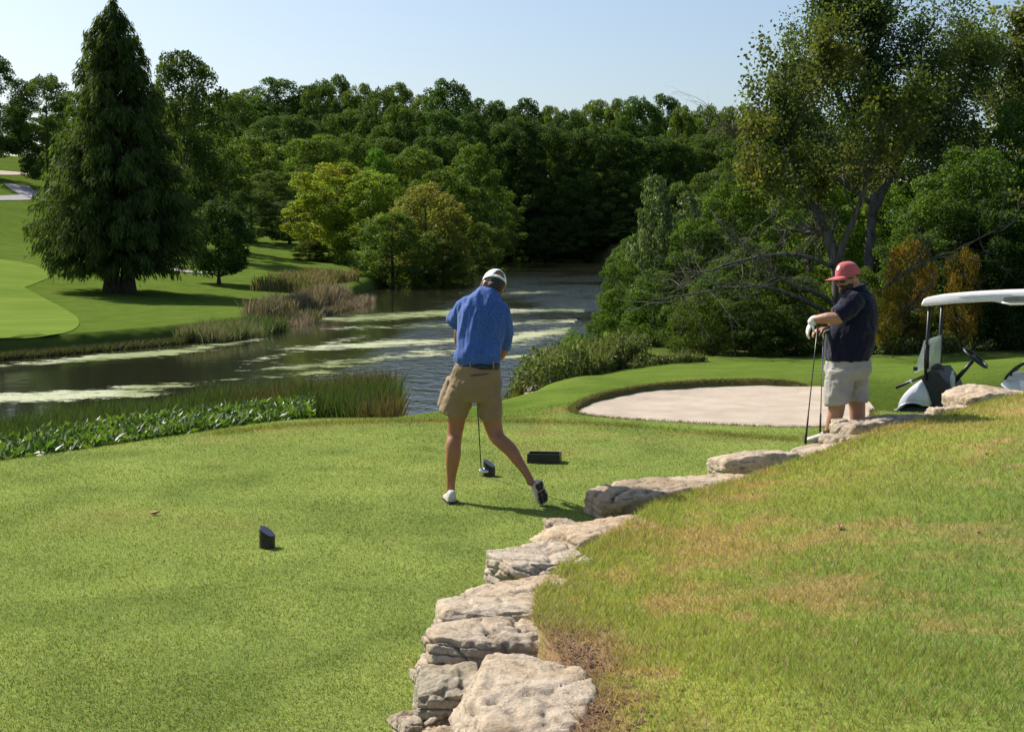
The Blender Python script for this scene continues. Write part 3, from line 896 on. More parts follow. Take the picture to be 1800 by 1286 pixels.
def trunk_parts(seed, H, r0, z0, cc, lean=0.03, nl=16, n=8, kf=.82):
    r = np.random.default_rng(seed + 1)
    A = Acc()
    m = 9; zt = H * kf
    wob = np.cumsum(r.normal(0, lean * H / m, (m, 2)), 0); wob[0] = 0
    pts = np.column_stack([wob, np.linspace(0, zt, m)])
    rad = r0 * (1 - .85 * np.linspace(0, 1, m)); rad[0] *= 1.5
    pts = np.vstack([[pts[0] - [0, 0, .4]], pts]); rad = np.concatenate([[rad[0] * 1.05], rad])
    A.add(*tube(pts, rad, n))
    for c in cc[r.permutation(len(cc))[:nl]]:
        z = np.clip(c[2] - r.uniform(.15, .4) * np.hypot(c[0], c[1]) - .05 * H, z0 * .6, zt * .95)
        k = np.interp(z, pts[:, 2], np.arange(len(pts))); i = int(min(k, len(pts) - 2))
        b = pts[i] + (pts[i + 1] - pts[i]) * (k - i)
        mid = (b + c) / 2 + r.normal(0, .06, 3) * np.linalg.norm(c - b) + np.array([0, 0, -.06 * np.linalg.norm(c - b)])
        rb = np.interp(k, np.arange(len(pts)), rad) * .5
        ts = np.linspace(0, 1, 6)[:, None]
        q = (1 - ts) ** 2 * b + 2 * ts * (1 - ts) * mid + ts ** 2 * c
        A.add(*tube(q, rb * (1 - .88 * np.linspace(0, 1, 6)), 6))
    return A

G_DARK = [(.028, .055, .014), (.042, .078, .018), (.062, .105, .022)]
G_MID = [(.045, .08, .017), (.072, .118, .023), (.105, .152, .03)]
G_LIGHT = [(.07, .11, .022), (.108, .155, .03), (.155, .195, .04)]
G_YEL = [(.11, .145, .024), (.16, .18, .027), (.20, .195, .03), (.25, .195, .032)]
G_BRN = [(.10, .12, .03), (.15, .155, .042), (.21, .185, .065)]
KINDS = {}
def kind(name, seed, H, Rr, z0f, nclump, nleaf, L, cols, shape, r0, **kw):
    mat = kw.pop('mat', M_LEAF); bark = kw.pop('bark', M_BARK); nl = kw.pop('nl', 16)
    V, F, c, cc, cr = crown_parts(seed, H, Rr, H * z0f, nclump, nleaf, L, cols, shape, **kw)
    T = trunk_parts(seed, H, r0, H * z0f, cc, nl=nl)
    KINDS[name] = (H, Rr, mk(name + '_crown', V, F, c), T.mesh(name + '_trunk', True), mat, bark)

kind('oak', 11, 17, 6.2, .16, 110, 30000, .27, G_MID, 'round', .32, clump=.155, nl=26)
kind('oak_b', 12, 17, 6.0, .10, 130, 30000, .27, G_MID, 'round', .32, clump=.14, nl=26)
kind('poplar', 13, 18, 4.6, .12, 110, 26000, .26, G_MID, 'tall', .28, clump=.17, nl=24)
kind('maple', 14, 12, 5.0, .10, 120, 26000, .23, G_MID, 'round', .2, clump=.145, nl=24)
kind('shore_tree', 15, 9, 4.4, .02, 110, 28000, .18, G_LIGHT, 'dome', .16, clump=.14, nl=24)
kind('autumn', 16, 9, 3.6, .12, 100, 26000, .17, G_YEL, 'round', .14, clump=.15, open_=.3, nl=24)
kind('brownish', 17, 8, 4.2, .02, 110, 28000, .17, G_BRN, 'dome', .16, clump=.14, nl=24)
kind('bowl', 18, 4.4, 2.25, .16, 110, 24000, .115, G_DARK, 'round', .1, clump=.17)
kind('shrub', 21, 3.0, 1.7, .0, 90, 16000, .08, G_MID, 'dome', .05, clump=.15, nl=14)
kind('shrub_b', 22, 3.2, 1.5, .0, 90, 16000, .078, G_MID, 'dome', .05, clump=.15, nl=14)
kind('shrub_c', 23, 2.6, 1.8, .0, 90, 16000, .075, G_LIGHT, 'dome', .05, clump=.15, nl=14)
kind('thicket', 24, 6.0, 2.6, .02, 130, 40000, .095, G_MID, 'dome', .09, clump=.13, nl=30)
kind('silver', 25, 5.0, 2.2, .05, 90, 13000, .12, [(.06, .10, .03), (.10, .14, .05), (.24, .27, .19)], 'dome', .06, clump=.15, mat=M_GLOSSLEAF, aspect=.8)
kind('rusty', 26, 2.6, 1.5, .05, 44, 9000, .08, [(.10, .11, .022), (.17, .13, .024), (.25, .13, .025), (.11, .12, .03)], 'round', .05, clump=.2, open_=.4, bark=M_GREYBARK)
kind('open_tree', 27, 8, 3.2, .3, 46, 9000, .15, G_LIGHT, 'round', .12, clump=.2, open_=.7, bark=M_GREYBARK)

def plant(kn, name, label, cat, x, y, z, hgt, rad, rz, tint, group=None):
    H, Rr, cm, tm, mat, bark = KINDS[kn]
    t = thing(name, label, cat, (x, y, z - .05), group, rz)
    t.scale = (rad / Rr, rad / Rr, hgt / H)
    obj('trunk', tm, bark, t)
    o = obj('crown', cm, mat, t); o.color = (*tint, 1)
    return t

def tree_px(kn, name, label, cat, px, ytop, d, wpx, tint=(1, 1, 1), group=None, rz=None, base=None, sink=0):
    x = (px - 900) / FPX * d
    zg = tz(x, d) if base is None else base
    zg = max(zg, WATER_Z - .1) - sink
    zt = P(px, ytop, d)[2]
    return plant(kn, name, label, cat, x, d, zg, max(1.0, zt - zg) * 1.02, wpx / 2 / FPX * d * 1.05, rng.uniform(0, 6.28) if rz is None else rz, tint, group)

# ---- far wood: rows of trees behind the lake
_used = {}
ORD = ['', 'second', 'third', 'fourth', 'fifth', 'sixth', 'seventh', 'eighth', 'ninth', 'tenth']
def zone_label(px, tn, what):
    tw = {DK: 'dark green', MD: 'mid green', LT: 'pale green', BL: 'blue green'}[tn]
    zn = ('behind the cypress' if px < 300 else 'right of the dark oak' if px < 470 else 'above the yellow tree' if px < 650 else 'left of the golfer in blue' if px < 815
          else 'above the golfer in blue' if px < 960 else 'over the end of the lake' if px < 1110 else 'left of the leaning tree' if px < 1260 else 'behind the leaning tree')
    k = (tw, zn, what); _used[k] = _used.get(k, 0) + 1
    n = _used[k]
    return f"{tw} {what} {zn}" if n == 1 else f"{ORD[n - 1]} {tw} {what} from the left, {zn}"
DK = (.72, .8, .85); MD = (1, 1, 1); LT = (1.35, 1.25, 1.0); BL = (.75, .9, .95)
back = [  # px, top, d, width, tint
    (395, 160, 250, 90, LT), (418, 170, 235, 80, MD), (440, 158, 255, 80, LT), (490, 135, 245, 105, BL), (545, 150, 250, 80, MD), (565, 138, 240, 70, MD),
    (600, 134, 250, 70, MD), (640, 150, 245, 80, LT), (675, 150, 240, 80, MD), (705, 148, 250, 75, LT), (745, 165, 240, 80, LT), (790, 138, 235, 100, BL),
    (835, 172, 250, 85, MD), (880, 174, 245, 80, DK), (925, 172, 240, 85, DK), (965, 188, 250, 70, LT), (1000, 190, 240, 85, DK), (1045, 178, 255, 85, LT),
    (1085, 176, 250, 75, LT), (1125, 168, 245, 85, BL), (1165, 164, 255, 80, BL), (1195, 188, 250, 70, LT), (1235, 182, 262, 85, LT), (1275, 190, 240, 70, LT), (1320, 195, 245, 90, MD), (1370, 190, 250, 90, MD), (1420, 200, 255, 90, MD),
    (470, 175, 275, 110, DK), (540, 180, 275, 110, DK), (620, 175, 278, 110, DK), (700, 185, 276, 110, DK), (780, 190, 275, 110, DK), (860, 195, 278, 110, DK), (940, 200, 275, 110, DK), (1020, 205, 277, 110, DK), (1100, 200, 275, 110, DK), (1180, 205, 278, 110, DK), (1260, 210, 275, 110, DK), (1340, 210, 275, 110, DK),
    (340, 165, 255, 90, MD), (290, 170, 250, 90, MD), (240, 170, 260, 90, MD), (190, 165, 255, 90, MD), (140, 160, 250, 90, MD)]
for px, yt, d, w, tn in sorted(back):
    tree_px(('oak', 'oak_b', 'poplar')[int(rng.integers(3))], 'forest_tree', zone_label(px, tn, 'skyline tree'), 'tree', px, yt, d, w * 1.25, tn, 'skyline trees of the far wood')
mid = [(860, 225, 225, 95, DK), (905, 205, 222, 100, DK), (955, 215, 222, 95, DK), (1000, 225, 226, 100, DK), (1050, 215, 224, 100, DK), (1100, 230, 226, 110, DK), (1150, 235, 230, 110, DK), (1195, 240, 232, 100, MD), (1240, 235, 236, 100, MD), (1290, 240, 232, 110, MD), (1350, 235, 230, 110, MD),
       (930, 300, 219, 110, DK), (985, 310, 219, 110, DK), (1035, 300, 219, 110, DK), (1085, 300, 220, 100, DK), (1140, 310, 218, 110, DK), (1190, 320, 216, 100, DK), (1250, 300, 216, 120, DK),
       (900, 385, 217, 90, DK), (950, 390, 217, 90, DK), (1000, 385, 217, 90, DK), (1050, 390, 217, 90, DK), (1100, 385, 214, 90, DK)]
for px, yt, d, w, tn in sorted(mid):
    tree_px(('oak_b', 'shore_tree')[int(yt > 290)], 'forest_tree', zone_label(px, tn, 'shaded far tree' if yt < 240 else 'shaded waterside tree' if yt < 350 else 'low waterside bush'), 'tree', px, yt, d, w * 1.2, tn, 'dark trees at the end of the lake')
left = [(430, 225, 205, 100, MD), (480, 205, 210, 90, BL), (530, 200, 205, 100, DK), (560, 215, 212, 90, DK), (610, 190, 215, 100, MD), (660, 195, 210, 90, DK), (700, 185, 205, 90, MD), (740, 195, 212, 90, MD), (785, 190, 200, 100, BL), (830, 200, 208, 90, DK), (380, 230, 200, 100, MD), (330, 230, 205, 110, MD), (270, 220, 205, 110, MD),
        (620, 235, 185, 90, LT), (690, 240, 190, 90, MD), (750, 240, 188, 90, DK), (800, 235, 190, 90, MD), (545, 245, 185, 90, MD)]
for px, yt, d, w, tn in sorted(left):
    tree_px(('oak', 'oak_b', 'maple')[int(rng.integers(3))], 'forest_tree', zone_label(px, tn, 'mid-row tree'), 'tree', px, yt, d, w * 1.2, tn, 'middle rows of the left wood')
front = [('maple', 430, 238, 150, 150, (1.5, 1.35, 1.0), 'tall light green tree right of the dark oak by the cypress'),
         ('oak', 480, 300, 140, 110, (1.0, .95, .9), 'dull green tree at the lawn end behind the small round tree'),
         ('oak_b', 560, 235, 160, 130, (1.45, 1.35, 1.0), 'light green tree above the yellow tree at the lake'),
         ('poplar', 663, 258, 150, 70, (1.2, 1.6, .9), 'bright green pointed tree above the yellow tree'),
         ('maple', 730, 258, 165, 130, (1.5, 1.35, 1.0), 'pale green tree in front of the dark wood, left of the lake'),
         ('poplar', 838, 250, 160, 95, (1.3, 1.3, 1.0), 'rounded green tree standing highest near the lake end'),
         ('oak', 870, 330, 175, 80, (1.1, 1.05, .9), 'tree at the water edge where the lake narrows'),
         ('oak_b', 440, 330, 125, 120, (.8, .8, .75), 'shadowy tree behind the small round tree'),
         ('shore_tree', 845, 390, 150, 90, (.9, .9, .8), 'drooping bush over the water where the lake narrows'),
         ('oak_b', 510, 350, 128, 90, (.7, .75, .7), 'dark tree at the edge of the far lawn'),
         ('maple', 640, 300, 135, 130, (1.2, 1.2, .9), 'green tree directly behind the yellow tree'),
         ('maple', 780, 300, 140, 130, (1.25, 1.15, .9), 'yellowish green tree behind the brownish one by the lake')]
for kn, px, yt, d, w, tn, lb in front:
    tree_px(kn, 'lakeside_tree', lb, 'tree', px, yt, d, w * 1.1, tn)
for kn, nm, lb, px, yt, d, w, tn in [
        ('autumn', 'yellow_tree', 'yellow and green autumn tree with visible trunk on the left shore', 590, 288, 112, 170, (1.2, 1.35, 1.0)),
        ('shore_tree', 'lakeside_tree', 'green leafy tree right beside the yellow tree', 655, 300, 110, 180, (1.45, 1.45, .9)),
        ('brownish', 'lakeside_tree', 'brownish green spreading tree hanging over the lake', 750, 318, 104, 190, (1.2, 1.2, .9)),
        ('shore_tree', 'lakeside_tree', 'dark green low tree under the yellow tree at the water', 690, 372, 98, 170, (.8, .9, .7)),
        ('shore_tree', 'lakeside_bush', 'low bush at the foot of the yellow tree', 545, 420, 110, 70, (.8, .75, .6)),
        ('shore_tree', 'lakeside_bush', 'dark bush leaning over the water below the brownish tree', 780, 420, 100, 90, (.75, .75, .6)),
        ('oak', 'oak_tree', 'tall dark oak right behind the cypress', 330, 93, 105, 165, (.8, .78, .8)),
        ('oak_b', 'oak_tree', 'dark undergrowth tree between the oak and the small round tree', 395, 270, 112, 110, (.75, .8, .75)),
        ('oak_b', 'oak_tree', 'grey green tree left of the cypress top', 88, 128, 150, 105, (1.0, 1.0, .9)),
        ('oak', 'oak_tree', 'big dark tree at the left edge with its trunk by the hillside bunker', 0, 98, 150, 130, (.62, .72, .85)),
        ('maple', 'oak_tree', 'lower green tree in front of the big one at the left edge', 8, 180, 188, 110, (.95, 1.05, .8)),
        ('oak_b', 'oak_tree', 'shaded tree seen low between the left edge and the cypress', 95, 205, 190, 120, (.9, .95, .8)),
        ('bowl', 'round_tree', 'small dark round-headed tree on a thin trunk, on the lawn right of the cypress', 388, 360, 0, 125, (.95, 1.0, .9))]:
    if d == 0:
        g_ = Gt(385, 500); t = plant(kn, nm, lb, 'tree', g_[0], g_[1], g_[2], (P(388, 354, g_[1])[2] - g_[2]), 72 / FPX * g_[1], 1.0, tn)
    else:
        tree_px(kn, nm, lb, 'tree' if 'bush' not in nm else 'bush', px, yt, d, w * 1.08, tn)

# ---- bald cypress
def cypress():
    r = np.random.default_rng(5)
    g_ = Gt(210, 514)
    d = g_[1]; sc = d / FPX
    prof = np.array([(0, 0), (25, 20), (60, 46), (110, 60), (160, 78), (220, 98), (290, 122), (350, 142), (400, 150), (440, 140), (475, 105)])   # y in photo, half width
    zt = P(205, -8, d)[2] - g_[2]
    A = Acc(); T = Acc(); C = []
    for dx in (-.28, .3):
        zz = np.linspace(-.4, zt * (.97 if dx < 0 else .9), 12)
        T.add(*tube(np.column_stack([dx * (1 + .2 * np.sin(zz)) + .02 * zz, 0.15 * np.sin(zz * .4) + dx * .5, zz]), np.interp(zz, [-.4, 0, .7, 2.5, zt], [.62, .5, .34, .28, .02]), 12))
    nb = 760
    for b in range(nb):
        y = 475 * r.uniform(.0, 1) ** .72
        hw = np.interp(y, prof[:, 0], prof[:, 1]) * sc * r.uniform(.55, 1.06)
        z = (P(205, y, d)[2] - g_[2])
        a = r.uniform(0, 2 * np.pi)
        z1 = z - .02 * hw; rise = .30 * hw
        z0 = max(1.7, z1 - rise)
        out = np.array([math.cos(a), math.sin(a), 0])
        ts = np.linspace(0, 1, 7)[:, None]
        base = np.array([0, 0, z0]); tip = out * hw + np.array([0, 0, z1])
        ctl = out * hw * .6 + np.array([0, 0, z1 + .16 * hw])
        q = (1 - ts) ** 2 * base + 2 * ts * (1 - ts) * ctl + ts ** 2 * tip
        T.add(*tube(q, np.linspace(.045, .008, 7) * (1 + hw * .12), 4, False))
        m = int(80 + 95 * hw / 4)
        u = r.uniform(.28, 1.04, m) ** .8
        c = ((1 - u)[:, None] ** 2 * base + 2 * (u * (1 - u))[:, None] * ctl + (u ** 2)[:, None] * tip)
        side = np.cross(out, [0, 0, 1])
        c = c + side * (r.normal(0, .15, m) * (.35 + hw * .16))[:, None] + np.array([0, 0, 1]) * r.normal(-.08, .16, m)[:, None]
        L = r.uniform(.18, .42, m); W = L * r.uniform(.13, .24, m)
        ax = unit(out * r.uniform(.05, .6, m)[:, None] + side * r.normal(0, .35, m)[:, None] + np.array([0, 0, -1]) * r.uniform(.45, 1.1, m)[:, None])
        bx_ = unit(np.cross(ax, r.normal(size=(m, 3))))
        V = np.stack([c, c + ax * L[:, None] * .45 + bx_ * W[:, None] / 2, c + ax * L[:, None], c + ax * L[:, None] * .45 - bx_ * W[:, None] / 2], 1).reshape(-1, 3)
        A.add(V, np.arange(m * 4).reshape(-1, 4))
        tint = r.uniform(.75, 1.25)
        cl = lerp(np.array([.055, .09, .024]), np.array([.095, .135, .032]), r.uniform(0, 1, (m, 1))) * tint * r.uniform(.7, 1.3, (m, 1))
        C.append(np.repeat(cl, 4, 0))
    A.C = [np.concatenate(C)]
    t = thing('bald_cypress', 'tall dark conical cypress with drooping feathery foliage on the left bank', 'tree', tuple(g_))
    obj('trunk', T.mesh('cypress_trunk', True), M_BARK, t)
    obj('crown', A.mesh('cypress_crown'), M_LEAF, t)
cypress()

# ---- right bank: old leaning tree with bare lower limbs, and a cottonwood behind it
def limb_tree(name, label, d, limbs, seed, leafcol, nleaf, L, levels=3, bare=lambda p: False, bark=M_GREYBARK, spread=.75, base_px=(1475, 600), spr=(1.0, 1.0), density=9):
    r = np.random.default_rng(seed)
    bx_, by_ = base_px
    x0 = (bx_ - 900) / FPX * d
    org = np.array([x0, d, tz(x0, d) - .3])
    T = Acc(); tips = []; twigs = []
    def grow(p, dr, ln, rad, lv):
        m = 6; pts = [p]; v = dr.copy()
        for i in range(m):
            v = unit(v + r.normal(0, .16, 3) + np.array([0, 0, .035])); p = p + v * ln / m; pts.append(p)
        pts = np.array(pts)
        T.add(*tube(pts, rad * np.linspace(1, .35, len(pts)), 5 if lv > 1 else 3, False))
        if lv <= 1: tips.append(pts[2:]);
        if lv == 0: return
        for k in range(int(r.integers(3, 5 + (lv == 1)))):
            j = int(r.integers(1, m + 1)); q = pts[j]
            dd = unit(v * .8 + r.normal(0, spread, 3) + np.array([0, 0, .12]))
            grow(q, dd, ln * r.uniform(.45, .75), rad * (.62 - .05 * j), lv - 1)
    for pl, r0, r1, lv in limbs:
        pts = np.array([P(px, py, d + dy) for px, py, dy in pl])
        ts = np.linspace(0, len(pts) - 1, len(pts) * 4)
        q = np.column_stack([np.interp(ts, np.arange(len(pts)), pts[:, k]) for k in range(3)])
        kern = np.array([.25, .5, .25])
        for _ in range(3):
            q[1:-1] = q[:-2] * .25 + q[1:-1] * .5 + q[2:] * .25
        q = q + r.normal(0, .025, q.shape) * np.linspace(0, 1, len(q))[:, None]
        rr = np.linspace(r0, r1, len(q))
        T.add(*tube(q, rr, 9))
        nb = int(np.linalg.norm(np.diff(q, axis=0), axis=1).sum() * 2.6) + 2
        for k in range(nb):
            j = int(r.integers(len(q) // 3, len(q)))
            v = unit(q[min(j + 1, len(q) - 1)] - q[max(0, j - 1)])
            dd = unit(v * .6 + r.normal(0, spread, 3) + np.array([0, 0, .15]))
            grow(q[j], dd, r.uniform(.5, 1.3) * spr[0], max(.012, rr[j] * .45), lv)
    tp = np.concatenate(tips)
    keep = np.array([not bare(p_) for p_ in tp])
    tp = tp[keep]
    ci = r.integers(0, len(tp), nleaf)
    pos = tp[ci] + r.normal(0, .10 * spr[1], (nleaf, 3))
    V, F = leaves(pos, unit(r.normal(size=(nleaf, 3)) + np.array([0, 0, .4])), L * r.uniform(.6, 1.3, nleaf), L * .8 * r.uniform(.6, 1.2, nleaf), r)
    cols = np.asarray(leafcol, float); ti = np.clip(fbm(pos[:, 0] * 1.2 + pos[:, 1], pos[:, 2] * 1.2, seed) * 1.5 - .25 + r.normal(0, .15, nleaf), 0, .999) * (len(cols) - 1)
    i = ti.astype(int); f = (ti - i)[:, None]
    c = (cols[i] * (1 - f) + cols[i + 1] * f) * r.uniform(.6, 1.4, (nleaf, 1))
    t = thing(name, label, 'tree', tuple(org))
    obj('trunk', T.mesh(name + '_trunk', True, org), bark, t)
    obj('crown', mk(name + '_crown', V - org, F, np.repeat(c, 4, 0)), M_LEAF, t)

def z_px(p): return 643 - (p[2] - EYE) / p[1] * FPX * 0 if False else 425 + (EYE - p[2]) / p[1] * FPX
def x_px(p): return 900 + p[0] / p[1] * FPX
limb_tree('leaning_tree', 'old leaning tree with bare lower branches standing behind the man in the red cap', 29.3, [
    ([(1478, 620, 0), (1474, 520, 0), (1470, 455, 0), (1440, 380, .1), (1405, 320, .2), (1385, 240, .3), (1360, 150, .2)], .15, .04, 2),
    ([(1470, 470, 0), (1485, 420, -.2), (1515, 350, -.4), (1535, 270, -.5), (1560, 200, -.6)], .085, .025, 2),
    ([(1440, 380, .1), (1400, 325, -.3), (1350, 312, -.6), (1310, 320, -.9)], .055, .015, 2),
    ([(1415, 335, .2), (1350, 295, .3), (1310, 250, .4), (1285, 215, .5)], .07, .02, 2),
    ([(1468, 470, 0), (1420, 450, -.5), (1350, 445, -.8), (1260, 470, -1.2), (1190, 500, -1.4)], .055, .01, 2),
    ([(1474, 540, 0), (1430, 510, -.6), (1370, 495, -1), (1330, 440, -1.2), (1280, 420, -1.4)], .055, .01, 2),
    ([(1474, 560, 0), (1400, 520, -.9), (1340, 500, -1.4), (1240, 510, -2.0), (1170, 530, -2.2)], .05, .01, 2),
    ([(1476, 560, 0), (1540, 520, -.6), (1600, 470, -1.1), (1680, 440, -1.5), (1760, 400, -1.7)], .05, .01, 1),
    ([(1478, 590, 0), (1560, 570, -.8), (1620, 520, -1.3), (1650, 470, -1.5)], .055, .01, 1),
    ([(1385, 240, .3), (1420, 170, .5), (1450, 110, .6)], .06, .015, 2),
], 31, [(.05, .08, .02), (.08, .11, .026), (.11, .13, .03), (.15, .13, .028)], 17000, .085, bare=lambda p: z_px(p) > 350 or x_px(p) < 1300)
limb_tree('cottonwood', 'tall loose-leaved tree rising against the sky above the man in the red cap', 42, [
    ([(1520, 560, 0), (1530, 400, 0), (1545, 280, .2), (1550, 180, .2), (1535, 90, .2), (1525, 20, .3)], .17, .03, 2),
    ([(1530, 380, 0), (1580, 280, .3), (1630, 190, .6), (1670, 110, .8), (1690, 60, .8)], .14, .03, 2),
    ([(1545, 300, 0), (1500, 210, -.4), (1450, 130, -.6), (1400, 90, -.7)], .14, .03, 2),
    ([(1540, 320, 0), (1470, 260, -.8), (1410, 200, -1.0), (1370, 170, -1.1)], .12, .03, 2),
    ([(1550, 180, .2), (1500, 100, .4), (1465, 30, .6), (1450, 5, .6)], .09, .02, 2),
    ([(1560, 230, .2), (1620, 140, -.3), (1620, 60, -.5)], .1, .02, 2),
    ([(1590, 270, 0), (1650, 210, .5), (1700, 150, .9), (1715, 110, 1)], .08, .02, 2),
    ([(1545, 300, .2), (1600, 260, -.6), (1650, 240, -.9)], .08, .02, 2),
    ([(1535, 360, .2), (1450, 300, .6), (1390, 260, .9)], .08, .02, 2),
], 32, [(.045, .078, .024), (.07, .108, .032), (.10, .138, .044), (.14, .165, .06)], 56000, .10, bare=lambda p: z_px(p) > 330 or x_px(p) > 1745 or x_px(p) < 1335, base_px=(1520, 600), spr=(1.0, 2.1))
limb_tree('pale_tree', 'pale green sparse tree at the right edge against the sky', 46, [
    ([(1830, 560, 0), (1825, 380, 0), (1815, 240, 0), (1800, 150, 0), (1800, 70, 0)], .2, .03, 2),
    ([(1820, 260, 0), (1780, 190, .3), (1755, 120, .5)], .09, .02, 2),
    ([(1820, 300, 0), (1870, 200, .3), (1890, 100, .5)], .09, .02, 2),
    ([(1818, 280, 0), (1760, 230, .3), (1745, 190, .5)], .07, .02, 2)], 33, [(.09, .12, .03), (.13, .16, .045), (.19, .21, .07)], 13000, .14, base_px=(1830, 600), spr=(1.1, 1.4))

# shrubs and thicket of the right bank
rb = [  # kind, px, top, d, width, tint, label
    ('thicket', 1470, 215, 49, 230, (.85, .95, .85), 'grey green tree mass filling the tall loose-leaved tree at its left'),
    ('thicket', 1590, 150, 51, 260, (.85, .95, .85), 'grey green tree mass behind the middle of the tall loose-leaved tree'),
    ('thicket', 1690, 215, 49, 200, (.8, .9, .8), 'grey green tree mass at the right foot of the tall loose-leaved tree'),
    ('thicket', 1620, 300, 58, 260, (.9, 1.0, .8), 'background thicket behind the rust coloured shrub'),
    ('thicket', 1760, 260, 60, 300, (.9, 1.0, .8), 'background thicket behind the large one at the right'),
    ('thicket', 1900, 240, 56, 300, (.9, 1.0, .8), 'background thicket cut by the right edge'),
    ('thicket', 1460, 330, 60, 260, (1.0, 1.05, .8), 'background thicket behind the leaning tree trunk'),
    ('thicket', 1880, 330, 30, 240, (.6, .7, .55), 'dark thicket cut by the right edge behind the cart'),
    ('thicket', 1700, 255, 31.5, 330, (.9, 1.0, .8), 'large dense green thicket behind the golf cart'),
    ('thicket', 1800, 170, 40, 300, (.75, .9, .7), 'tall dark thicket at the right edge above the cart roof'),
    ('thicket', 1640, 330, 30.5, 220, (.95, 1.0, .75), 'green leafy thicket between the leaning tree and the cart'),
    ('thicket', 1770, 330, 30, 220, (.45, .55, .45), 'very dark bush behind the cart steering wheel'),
    ('thicket', 1420, 300, 44, 240, (1.5, 1.55, .9), 'bright green bush glowing behind the leaning tree trunk'),
    ('thicket', 1540, 320, 46, 220, (1.5, 1.5, .9), 'bright green bush right of the leaning tree trunk'),
    ('thicket', 1290, 300, 42, 200, (1.2, 1.25, .8), 'green bush left of the leaning tree'),
    ('thicket', 1320, 250, 52, 180, (1.2, 1.1, .8), 'yellow-green tree crown showing above the left bushes'),
    ('thicket', 1220, 380, 36, 190, (1.0, 1.1, .75), 'rounded green bush by the water behind the bunker'),
    ('thicket', 1330, 420, 30, 220, (.85, .9, .7), 'dark tangled bush under the bare branches'),
    ('thicket', 1130, 400, 45, 140, (1.0, 1.1, .8), 'leafy bush standing at the lake shore'),
    ('thicket', 1105, 430, 56, 110, (.95, 1.05, .8), 'far bush on the right lake shore'),
    ('thicket', 1100, 420, 75, 90, (.9, 1.0, .8), 'farthest bush on the right lake shore'),
    ('shrub', 1090, 500, 36, 110, (1.1, 1.15, .8), 'low green shrub hanging over the lake edge'),
    ('shrub_b', 1150, 470, 31, 150, (.9, 1.0, .75), 'vine covered shrub at the corner of the lake'),
    ('shrub', 1060, 545, 33, 90, (1.1, 1.2, .8), 'low bright shrub nearest the water'),
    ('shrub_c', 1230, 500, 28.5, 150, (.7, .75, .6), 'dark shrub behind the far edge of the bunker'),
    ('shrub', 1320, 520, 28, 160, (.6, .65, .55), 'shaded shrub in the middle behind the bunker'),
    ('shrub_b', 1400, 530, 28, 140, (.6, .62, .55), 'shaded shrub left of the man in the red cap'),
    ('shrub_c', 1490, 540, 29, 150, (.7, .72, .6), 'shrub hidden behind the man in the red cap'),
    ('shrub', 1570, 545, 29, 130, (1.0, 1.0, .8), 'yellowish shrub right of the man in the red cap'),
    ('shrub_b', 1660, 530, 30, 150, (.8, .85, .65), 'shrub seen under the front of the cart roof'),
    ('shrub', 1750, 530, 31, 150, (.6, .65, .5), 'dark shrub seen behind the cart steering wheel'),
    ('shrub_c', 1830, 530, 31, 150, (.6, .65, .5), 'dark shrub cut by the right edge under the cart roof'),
    ('shrub_b', 1260, 450, 33, 140, (.9, 1.0, .75), 'leafy shrub between lake corner and leaning tree'),
    ('shrub_c', 1380, 460, 34, 160, (.8, .85, .7), 'shrub behind the bare lower branches'),
    ('shrub', 1520, 470, 34, 130, (1.1, 1.0, .7), 'olive shrub right behind the red cap'),
    ('silver', 1150, 306, 37, 110, (.9, .95, .85), 'silvery leaved sapling standing above the bushes by the lake'),
    ('silver', 1205, 335, 38, 110, (.9, .95, .85), 'second silvery sapling, just right of the taller one'),
    ('rusty', 1598, 425, 28.8, 105, (1, 1, 1), 'orange rust coloured shrub behind the cart roof'),
    ('rusty', 1690, 440, 28.9, 80, (.8, .9, .8), 'smaller orange and green shrub right of the rust coloured one'),
    ('rusty', 1560, 505, 28, 60, (.9, 1.2, .9), 'yellow shrub low beside the man in the red cap'),
    ('shrub_c', 1010, 575, 34, 70, (1.3, 1.4, .8), 'small bright plant at the water edge left of the bushes'),
]
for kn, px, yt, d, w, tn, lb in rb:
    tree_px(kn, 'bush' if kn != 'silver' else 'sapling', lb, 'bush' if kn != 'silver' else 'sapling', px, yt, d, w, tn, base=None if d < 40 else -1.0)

# ---- stuff along the water
def strip_pts(px_pts, z, n, w, r, close=None):
    q = np.array([G(px, py, z)[:2] for px, py in px_pts])
    u = r.uniform(0, len(q) - 1.001, n); i = u.astype(int); f = (u - i)[:, None]
    p = q[i] * (1 - f) + q[i + 1] * f
    T = q[i + 1] - q[i]; T = T / np.linalg.norm(T, axis=1)[:, None]
    return p + np.stack([-T[:, 1], T[:, 0]], 1) * (r.uniform(-1, 1, n) * np.broadcast_to(w, (n,)))[:, None], u / (len(q) - 1)

def near_z(x, y): return np.maximum(terrain(x, y), WATER_Z - .25)
r = np.random.default_rng(91)
